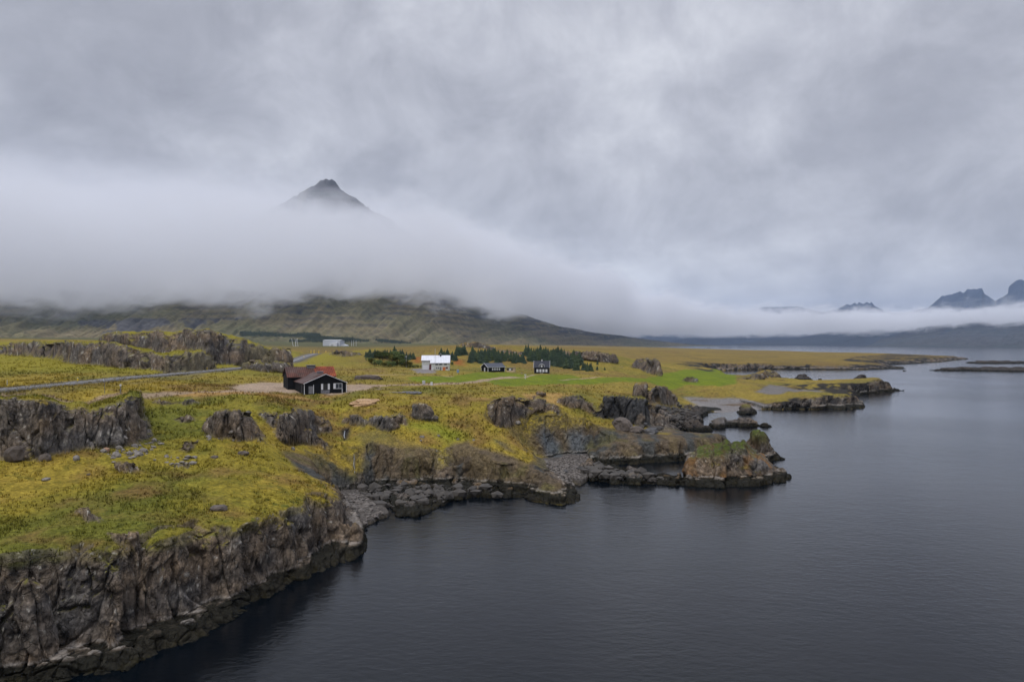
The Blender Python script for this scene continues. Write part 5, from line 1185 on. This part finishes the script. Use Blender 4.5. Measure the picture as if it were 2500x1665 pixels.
def planks():
    X, Y, Z = hit(*P('B', 1510, 722)); r = empty('plank_pile', (X, Y, Z), R(20), 'loose pile of old planks at the edge of the yard', 'plank pile')
    for k, (a, l, dz, t_) in enumerate(((0, 3.2, .1, .0), (.5, 2.8, .2, .05), (-.7, 2.6, .28, .35), (1.1, 2.2, .12, 0), (-.25, 3.4, .2, .1))):
        o = MB().box(-l / 2, l / 2, -.12, .12, -.04, .05).build('plank', MAT['dwood' if k % 2 else 'wood'], r, (k * .3 - .6, k * .15, dz + .1)); o.rotation_euler = (0, -t_, a)
planks()
X, Y, Z = hit(*P('B', 1680, 750)); r = empty('stone_row', (X, Y, Z), 0, 'flat row of pale broken slabs right of the plank pile', 'slab row')
for k in range(6): MB().box(-.7, .7, -.45, .45, -.1, .22).build('slab', M_STONE, r, (k * 1.25 - 3.2, (k % 2) * .5, 0), k * .9, .04)
X, Y, Z = hit(*P('B', 1900, 756)); r = empty('slab_stack', (X, Y, Z), R(-4), 'grey concrete slab lying on the grass at the right of the slab row', 'concrete slab')
MB().box(-2.9, 2.9, -1.2, 1.2, -.1, .35).build('slab', MAT['conc'], r, bevel=.05); MB().box(-2.4, 2.2, -.9, .9, .353, .5).build('top_slab', MAT['conc'], r)

# --- waterfall thread over dark wet rock in the gully
M_FALL = mat('falling_water', (.30, .32, .34), .3, .4, 4)
def fall(pts, rg, label, w_):
    m = MB(); P3 = [Vector(hit(*P(rg, x, y))) + Vector((0, -.35, .12)) for x, y in pts]; b = m.b; rows = []
    for i, p in enumerate(P3):
        ww = w_ * (.7 + .5 * ((i * 37) % 5) / 5); rows.append([b.verts.new(p + Vector((dx, dy, dz))) for dx, dy, dz in ((-ww, 0, 0), (0, -.12, .05), (ww, 0, 0), (0, .15, -.2))])
    for a, c_ in zip(rows, rows[1:]):
        for i in range(4): b.faces.new((a[i], a[(i + 1) % 4], c_[(i + 1) % 4], c_[i]))
    o = m.build('waterfall', M_FALL); tag(o, label, 'waterfall'); return o
fall([(606, 322), (602, 340), (600, 360), (605, 380)], 'G', 'thin white waterfall dropping out of the dark notch below the barn', .09)
fall([(676, 500), (678, 540), (674, 580), (682, 620), (680, 650), (690, 690), (705, 735)], 'G', 'narrow trickle of stream running down the mossy gully to the cove', .06)

# --- trees
M_SPR = mat('spruce_needles', (.020, .040, .020), .9, .5, 1.2); M_SPR2 = mat('young_spruce_needles', (.028, .048, .016), .9, .4, 1.2); M_BARK = mat('bark', (.07, .05, .035), .95, .3, 4)
M_LEAF = mat('birch_leaves', (.060, .088, .016), .9, .5, .9); M_LEAF2 = mat('yellowing_leaves', (.115, .115, .018), .9, .45, 1.0)
def spruce_mesh(seed, h=6.0, r=1.5):
    g_ = random.Random(seed); V = []; Fc = []
    n = 17
    for k in range(n):
        t = k / (n - 1); z = h * (.06 + .93 * t); rr = r * (1 - t ** 1.25) * g_.uniform(.72, 1.2) + .05
        nb = int(16 - 8 * t)
        for j in range(nb):
            a = 2 * math.pi * (j + g_.random()) / nb; L = rr * g_.uniform(.65, 1.2); dz = -.28 * L * g_.uniform(.5, 1.5); w = .30 * L + .10
            ca, sa = math.cos(a), math.sin(a); i = len(V)
            V += [(0, 0, z + .22), (ca * L * .55 - sa * w, sa * L * .55 + ca * w, z + dz * .3 - .05), (ca * L, sa * L, z + dz), (ca * L * .55 + sa * w, sa * L * .55 - ca * w, z + dz * .3 - .05),
                  (ca * L * .5, sa * L * .5, z + .16), (ca * L * .45, sa * L * .45, z - .30)]
            Fc += [(i, i + 1, i + 4), (i + 1, i + 2, i + 4), (i + 2, i + 3, i + 4), (i + 3, i, i + 4), (i, i + 5, i + 2)]
    return V, Fc
def leaf_mesh(seed, h, r):
    g_ = random.Random(seed); V = []; Fc = []
    cl = [(g_.uniform(-.6, .6) * r, g_.uniform(-.6, .6) * r, g_.uniform(.35, .85) * h, g_.uniform(.3, .55) * r) for _ in range(9)]
    for k in range(620):
        cx_, cy_, cz_, cr = g_.choice(cl); d = Vector((g_.gauss(0, 1), g_.gauss(0, 1), g_.gauss(0, 1))).normalized() * cr * g_.uniform(.6, 1.1); p = Vector((cx_, cy_, cz_)) + d
        if p.z < .1: p.z = g_.uniform(.1, .6)
        s_ = g_.uniform(.10, .24); u = Vector((g_.uniform(-1, 1), g_.uniform(-1, 1), g_.uniform(-1, 1))).normalized(); w = u.orthogonal().normalized(); i = len(V)
        V += [tuple(p + u * s_), tuple(p + w * s_), tuple(p - u * s_), tuple(p - w * s_)]; Fc += [(i, i + 1, i + 2, i + 3)]
    return V, Fc
def mk_tree(kind, seed, h, r, crown_m, label, cat, group):
    e = empty(kind, (0, 0, 0), 0, label, cat, group); V, Fc = (spruce_mesh if 'spruce' in kind else leaf_mesh)(seed, h, r)
    me = bpy.data.meshes.new('crown'); me.from_pydata(V, [], Fc); me.materials.append(crown_m); o = bpy.data.objects.new('crown', me); C.collection.objects.link(o); o.parent = e
    t_ = MB(); t_.tube((0, 0, -.5), (0, 0, h * .8), .14, .03, 7)
    if 'spruce' not in kind:
        for a in range(4): t_.tube((0, 0, h * .2), (math.cos(a * 1.6) * r * .5, math.sin(a * 1.6) * r * .5, h * .7), .07, .02, 5)
    t_.build('trunk', M_BARK, e); return e
PROTO = [mk_tree('spruce', 50 + k, 6, 1.55 + .25 * (k % 3), M_SPR if k < 4 else M_SPR2, 'spruce', 'spruce', 'x') for k in range(6)]
PROTL = [mk_tree('birch', 80 + k, 3.6, 1.9, M_LEAF if k < 2 else M_LEAF2, 'birch', 'birch', 'x') for k in range(4)]
used = set(); trg = random.Random(5)
def put_tree(pool, rg, x, y, hpx, label, group, cat):
    X, Y, Z = hit(*P(rg, x, y)); k = trg.randrange(len(pool)); o = pool[k]
    if (id(pool), k) in used: o = copy_tree(o)
    used.add((id(pool), k)); base = 6 if pool is PROTO else 3.6
    h = px_size(Y, hpx / REG[rg][2]); s_ = h / base; o.location = (X, Y, Z - .15); o.scale = (s_ * trg.uniform(1.0, 1.45), s_ * trg.uniform(1.0, 1.45), s_); o.rotation_euler.z = trg.uniform(0, 6.28)
    o['label'] = label; o['group'] = group; o['category'] = cat; return o
ORD = 'leftmost second third fourth fifth sixth seventh eighth ninth tenth eleventh twelfth thirteenth fourteenth fifteenth sixteenth seventeenth eighteenth nineteenth twentieth'.split()
def row(pool, rg, pts, hr, n, jy, label, group, cat):
    pts = np.array(pts, float); made = []
    for k in range(n):
        x = pts[0, 0] + (pts[-1, 0] - pts[0, 0]) * (k + trg.uniform(.1, .9)) / n; y = np.interp(x, pts[:, 0], pts[:, 1]) - trg.random() ** 1.3 * jy
        made.append(put_tree(pool, rg, x, y, trg.uniform(*hr), label, group, cat))
    made.sort(key=lambda o: o.location.x / o.location.y)
    for k, o in enumerate(made):
        o['label'] = (label + ', ' + ('rightmost' if k == len(made) - 1 else ORD[k] if k == 0 else ORD[k] + ' from the left'))
S_ = 'spruce tree'
row(PROTO, 'C', [(885, 205), (950, 205), (1000, 242), (1045, 240)], (45, 85), 15, 28, "dark spruce just right of the white farmhouse", 'spruces right of the white farmhouse', S_)
row(PROTO, 'C', [(1030, 190), (1115, 192)], (70, 105), 9, 14, "tall spruce on the rise above the white farmhouse", 'tall spruces on the rise', S_)
row(PROTO, 'C', [(1160, 268), (1300, 264), (1400, 258)], (55, 120), 20, 60, 'dark spruce behind the black cottage', 'spruces behind the cottage', S_)
row(PROTO, 'C', [(1300, 200), (1480, 205)], (50, 85), 14, 22, 'spruce higher up the slope behind the black cottage', 'upper spruces behind the cottage', S_)
row(PROTO, 'C', [(1180, 250), (1300, 240), (1420, 235)], (60, 105), 17, 30, 'spruce in the middle rank behind the cottage', 'middle rank behind the cottage', S_)
row(PROTO, 'C', [(1720, 260), (1800, 268), (1960, 285), (2100, 310)], (80, 125), 19, 50, 'spruce in the front rank by the dormer house', 'front rank by the dormer house', S_)
row(PROTO, 'C', [(1410, 258), (1540, 262), (1600, 272), (1700, 280)], (50, 105), 19, 45, 'dark spruce above the small wooden shed', 'spruces above the shed', S_)
row(PROTO, 'C', [(1700, 215), (1780, 238), (1930, 240)], (70, 120), 20, 60, 'tall dark spruce behind the dormer house', 'spruces behind the dormer house', S_)
row(PROTO, 'C', [(1930, 275), (2050, 310), (2140, 325), (2225, 340)], (90, 140), 20, 80, "spruce in the dense stand right of the dormer house", 'dense spruce stand right of the dormer house', S_)
row(PROTO, 'C', [(1960, 215), (2080, 245), (2200, 280)], (70, 110), 18, 40, 'spruce in the upper back row right of the dormer house', 'upper spruces right of the dormer house', S_)
row(PROTO, 'C', [(2240, 338), (2340, 342)], (50, 90), 10, 16, "spruce in the compact clump ending the planting", 'compact spruce clump', S_)
put_tree(PROTO, 'D', 1116, 84, 42, 'lone spruce on the slope right of the compact clump, lower of two', 'single spruces', S_); put_tree(PROTO, 'D', 1118, 38, 45, 'lone spruce on the slope right of the compact clump, upper of two', 'single spruces', S_)
put_tree(PROTO, 'D', 1182, 88, 34, 'small solitary spruce farthest right on the hillside', 'single spruces', S_); put_tree(PROTO, 'D', 985, 5, 40, 'small spruce standing by itself near the hill crest', 'single spruces', S_)
row(PROTO, 'C', [(165, 210), (260, 215)], (55, 85), 9, 15, "dark spruce at the left end of the farmhouse grove", 'spruces at the left end of the grove', S_)
row(PROTO, 'C', [(270, 200), (440, 190)], (40, 70), 9, 12, "spruce showing over the leafy trees", 'spruces behind the leafy trees', S_)
row(PROTO, 'C', [(440, 200), (540, 225), (640, 235)], (60, 100), 11, 25, "dark spruce at the grove's right end", 'spruces at the right end of the left grove', S_)
B_ = 'leafy tree'
row(PROTL, 'C', [(190, 270), (330, 300), (480, 300)], (45, 65), 15, 10, "low leafy tree in the grove's front row", 'front row of leafy trees', B_)
row(PROTL, 'C', [(270, 235), (400, 245), (500, 255)], (55, 85), 13, 22, "rounded leafy tree in mid grove", 'leafy trees in the middle of the left grove', B_)
row(PROTL, 'C', [(500, 300), (580, 302)], (40, 85), 5, 18, 'green leafy tree beside the slim lamp post', 'leafy trees by the lamp post', B_)
row(PROTL, 'C', [(575, 305), (700, 305)], (24, 34), 8, 3, "low hedge bush left of the white farmhouse", 'hedge bushes left of the farmhouse', 'bush')
put_tree(PROTL, 'C', 992, 285, 38, 'rounded bush at the right corner of the white farmhouse', 'bush at the farmhouse corner', 'bush')

# far plantation strips on the mountain foot: uncountable
def forest():
    g_ = random.Random(9); V = []; Fc = []
    polys = [('B', [(-70, 62), (0, 60), (640, 92), (640, 112), (0, 102), (-70, 100)]), ('B', [(580, 75), (850, 80), (870, 118), (830, 150), (700, 140)]), ('B', [(740, 146), (900, 112), (1180, 135), (1430, 160), (1300, 166), (900, 168)]),
             ('B', [(1480, 146), (1600, 148), (1900, 190), (1760, 196), (1560, 178)]), ('B', [(500, 155), (900, 165), (900, 174), (500, 166)])]
    for rg, pl in polys:
        q = [P(rg, *p) for p in pl]; xs = [p[0] for p in q]; ys = [p[1] for p in q]
        n = int((max(xs) - min(xs)) * (max(ys) - min(ys)) * 1.6)
        for _ in range(n):
            px, py = g_.uniform(min(xs), max(xs)), g_.uniform(min(ys), max(ys))
            if not inside(np.array([px]), np.array([py]), q)[0]: continue
            i = int(np.clip(np.searchsorted(MT['px'], px), 0, len(MT['px']) - 1)); col = MT['Y'][i]; k = np.argmax(col < py)
            if k == 0: continue
            d, z = MT['D'][i, k], MT['Z'][i, k]; x = (px - 1250) / FPX * d; h = g_.uniform(4, 8); r_ = h * .38; b = len(V)
            V += [(x - r_, d, z - 1), (x, d - r_, z - 1), (x + r_, d, z - 1), (x, d + r_, z - 1), (x, d, z + h)]; Fc += [(b, b + 1, b + 4), (b + 1, b + 2, b + 4), (b + 2, b + 3, b + 4), (b + 3, b, b + 4)]
    me = bpy.data.meshes.new('forest'); me.from_pydata(V, [], Fc); me.materials.append(mat('far_conifers', (.022, .034, .020), .95, .3, .02)); o = bpy.data.objects.new('forest', me); C.collection.objects.link(o); tag(o, 'dark plantation strips at the foot of the mountain', kind='stuff')
forest()

# loose stones on the shingle, the tidal shelves and under the rock walls: uncountable
def stones(name, regs, label, m, smin, smax, seed):
    g_ = np.random.default_rng(seed); b = bmesh.new(); bmesh.ops.create_icosphere(b, subdivisions=1, radius=1); bv = np.array([v.co[:] for v in b.verts]); bf = np.array([[v.index for v in f.verts] for f in b.faces]); b.free()
    VV = []; FF = []; n = 0
    for rg, poly, cnt in regs:
        w = [hit(*P(rg, x, y))[:2] for x, y in poly]; xs = [p[0] for p in w]; ys = [p[1] for p in w]
        X = g_.uniform(min(xs), max(xs), cnt * 4); Y = g_.uniform(min(ys), max(ys), cnt * 4); ok = inside(X, Y, w); X, Y = X[ok][:cnt], Y[ok][:cnt]
        Z, H = height(X, Y); s_ = g_.uniform(0, 1, len(X)) ** 4.0 * (smax - smin) + smin
        for x, y, z, r_ in zip(X, Y, Z, s_):
            if z < .0: continue
            v = bv * g_.uniform(.7, 1.3, (len(bv), 1)) * np.array([1, g_.uniform(.6, 1), g_.uniform(.4, .8)]) * r_; a = g_.uniform(0, 6.28); ca, sa = math.cos(a), math.sin(a)
            VV.append(np.stack([v[:, 0] * ca - v[:, 1] * sa + x, v[:, 0] * sa + v[:, 1] * ca + y, v[:, 2] + z + r_ * .2], 1)); FF.append(bf + n); n += len(bv)
    V = np.concatenate(VV); Fc = np.concatenate(FF); me = bpy.data.meshes.new(name); me.from_pydata(V.tolist(), [], Fc.tolist()); me.materials.append(m); o = bpy.data.objects.new(name, me); C.collection.objects.link(o); tag(o, label, kind='stuff')
stones('shingle', [('D', [(640, 880), (820, 850), (1050, 850), (1060, 900), (950, 1000), (1000, 1050), (880, 1100), (700, 970)], 1500), ('G', [(590, 810), (700, 780), (820, 870), (900, 960), (740, 1040), (680, 1060)], 700)], 'loose pale shingle stones on the two small cove beaches', mat('shingle_stone', (.095, .083, .074), .9, .5, .8), .10, .55, 3)
stones('shore_rubble', [('G', [(680, 780), (900, 740), (1200, 745), (1600, 745), (2100, 850), (1600, 830), (1200, 900), (1000, 960)], 330), ('I', [(0, 600), (300, 590), (700, 660), (1000, 720), (900, 770), (200, 740)], 260),
        ('D', [(1620, 400), (1850, 400), (2050, 470), (2000, 560), (1900, 620), (1650, 640)], 380), ('D', [(1300, 560), (1620, 600), (1650, 650), (1480, 650)], 60)], 'dark loose rocks and weed-covered rubble along the tide line', mat('dark_rubble', (.036, .031, .026), .8, .6, .6), .22, 1.7, 4)
stones('scree', [('A', [(820, 1060), (1150, 990), (1350, 960), (1330, 1010), (1200, 1110), (900, 1140)], 90), ('A', [(1350, 1110), (1620, 1100), (1560, 1210), (1350, 1200)], 30), ('A', [(1640, 900), (1700, 960), (1900, 1000), (2130, 980), (2130, 1000), (1700, 990)], 70)], 'grey broken stones scattered at the foot of the inland rock walls', M_STONE, .12, .7, 5)

for pool in (PROTO, PROTL):
    for k, o in enumerate(pool):
        if (id(pool), k) not in used:
            for c_ in list(o.children): bpy.data.objects.remove(c_)
            bpy.data.objects.remove(o)

# grass tufts on the near meadow: short blades that break up the turf and its lip over the cliff
def tufts():
    g_ = np.random.default_rng(21); n = 110000
    t_ = g_.uniform(-.80, .22, n); y_ = np.exp(g_.uniform(math.log(62), math.log(420), n)); x_ = t_ * y_
    z_, H = height(x_, y_); ok = (H['s'] > .6) & (z_ > 3.5) & (H['rock'] < .35) & (H['own'] < 99)
    cl = fbm(x_ / 3.5, y_ / 3.5, o=3, seed=300); ok &= cl > g_.uniform(-.5, .6, n) + sst(150, 420, y_) * .75
    for pl in GREEN: ok &= ~inside(x_, y_, pl)
    for pl, _ in EARTH[:5]: ok &= ~inside(x_, y_, pl)
    for pl, _ in YARD: ok &= ~inside(x_, y_, pl)
    x_, y_, z_ = x_[ok], y_[ok], z_[ok]; H = {k: v[ok] for k, v in H.items()}; n = len(x_)
    c = ground_colour(x_, y_, z_, np.ones(n), H) * g_.uniform(.9, 1.5, n)[:, None]
    h = g_.uniform(.16, .42, n) * np.clip(y_ / 100, .8, 1.5); K = 4
    a = g_.uniform(0, 6.28, (n, K)); lean = g_.uniform(.2, .9, (n, K)) * h[:, None]; w = .05 * np.clip(y_ / 80, 1, 2)[:, None] * np.ones((1, K))
    bx = x_[:, None] + np.cos(a) * .1; by = y_[:, None] + np.sin(a) * .1; bz = z_[:, None] - .08 + 0 * a
    P1 = np.stack([bx - np.sin(a) * w, by + np.cos(a) * w, bz], -1); P2 = np.stack([bx + np.sin(a) * w, by - np.cos(a) * w, bz], -1); P3 = np.stack([bx + np.cos(a) * lean, by + np.sin(a) * lean, bz + h[:, None] + .08], -1)
    V = np.stack([P1, P2, P3], 2).reshape(-1, 3); nf = n * K
    me = bpy.data.meshes.new('grass'); me.vertices.add(len(V)); me.vertices.foreach_set('co', V.astype(np.float32).ravel())
    me.loops.add(nf * 3); me.loops.foreach_set('vertex_index', np.arange(nf * 3, dtype=np.int32)); me.polygons.add(nf); me.polygons.foreach_set('loop_start', np.arange(0, nf * 3, 3, dtype=np.int32)); me.polygons.foreach_set('loop_total', np.full(nf, 3, np.int32))
    at = me.color_attributes.new('col', 'FLOAT_COLOR', 'POINT'); cc = np.repeat(c, K * 3, 0); at.data.foreach_set('color', np.concatenate([cc, np.ones((len(cc), 1))], 1).astype(np.float32).ravel())
    me.update(calc_edges=True); me.materials.append(M_GRASS); o = bpy.data.objects.new('grass', me); C.collection.objects.link(o); tag(o, 'short golden-green grass tufts on the coastal meadow', kind='stuff')
tufts()

# fish pens and a workboat far out on the fjord
def fish_pen(x0, x1, lb):
    X0, D = unp(*P('E', x0, 493)); X1, _ = unp(*P('E', x1, 493)); r = empty('fish_pen', ((X0 + X1) / 2, D, 0), 0, lb, 'fish pen', 'fish pens on the fjord'); n = 3; w = (X1 - X0) / n
    for k in range(n):
        m = MB(); c = -(X1 - X0) / 2 + w * (k + .5); q = [(c + w * .45 * math.cos(a * math.pi / 6), w * .45 * math.sin(a * math.pi / 6), 1.6) for a in range(13)]
        for a, b_ in zip(q, q[1:]): m.tube(a, b_, .8, .8, 5); m.tube((a[0], a[1], -.5), (a[0], a[1], 3.6), .35, .35, 5)
        m.build('float_ring', MAT['tyre'], r)
fish_pen(510, 592, 'dark floating fish pens far out on the fjord, left of two'); fish_pen(622, 696, 'dark floating fish pens far out on the fjord, right of two')
X, Y = unp(*P('E', 446, 493)); r = empty('boat', (X, Y, 0), R(10), 'tiny workboat far out on the fjord left of the fish pens', 'boat')
m = MB(); m.prism([(-11, 2.6), (-9, -.5), (8, -.5), (12, 3.2), (7, 2.6)], 'y', -2.5, 2.5); m.build('hull', MAT['tyre'], r); MB().box(-6, 1, -2, 2, 2.61, 6.5).build('wheelhouse', MAT['white'], r)
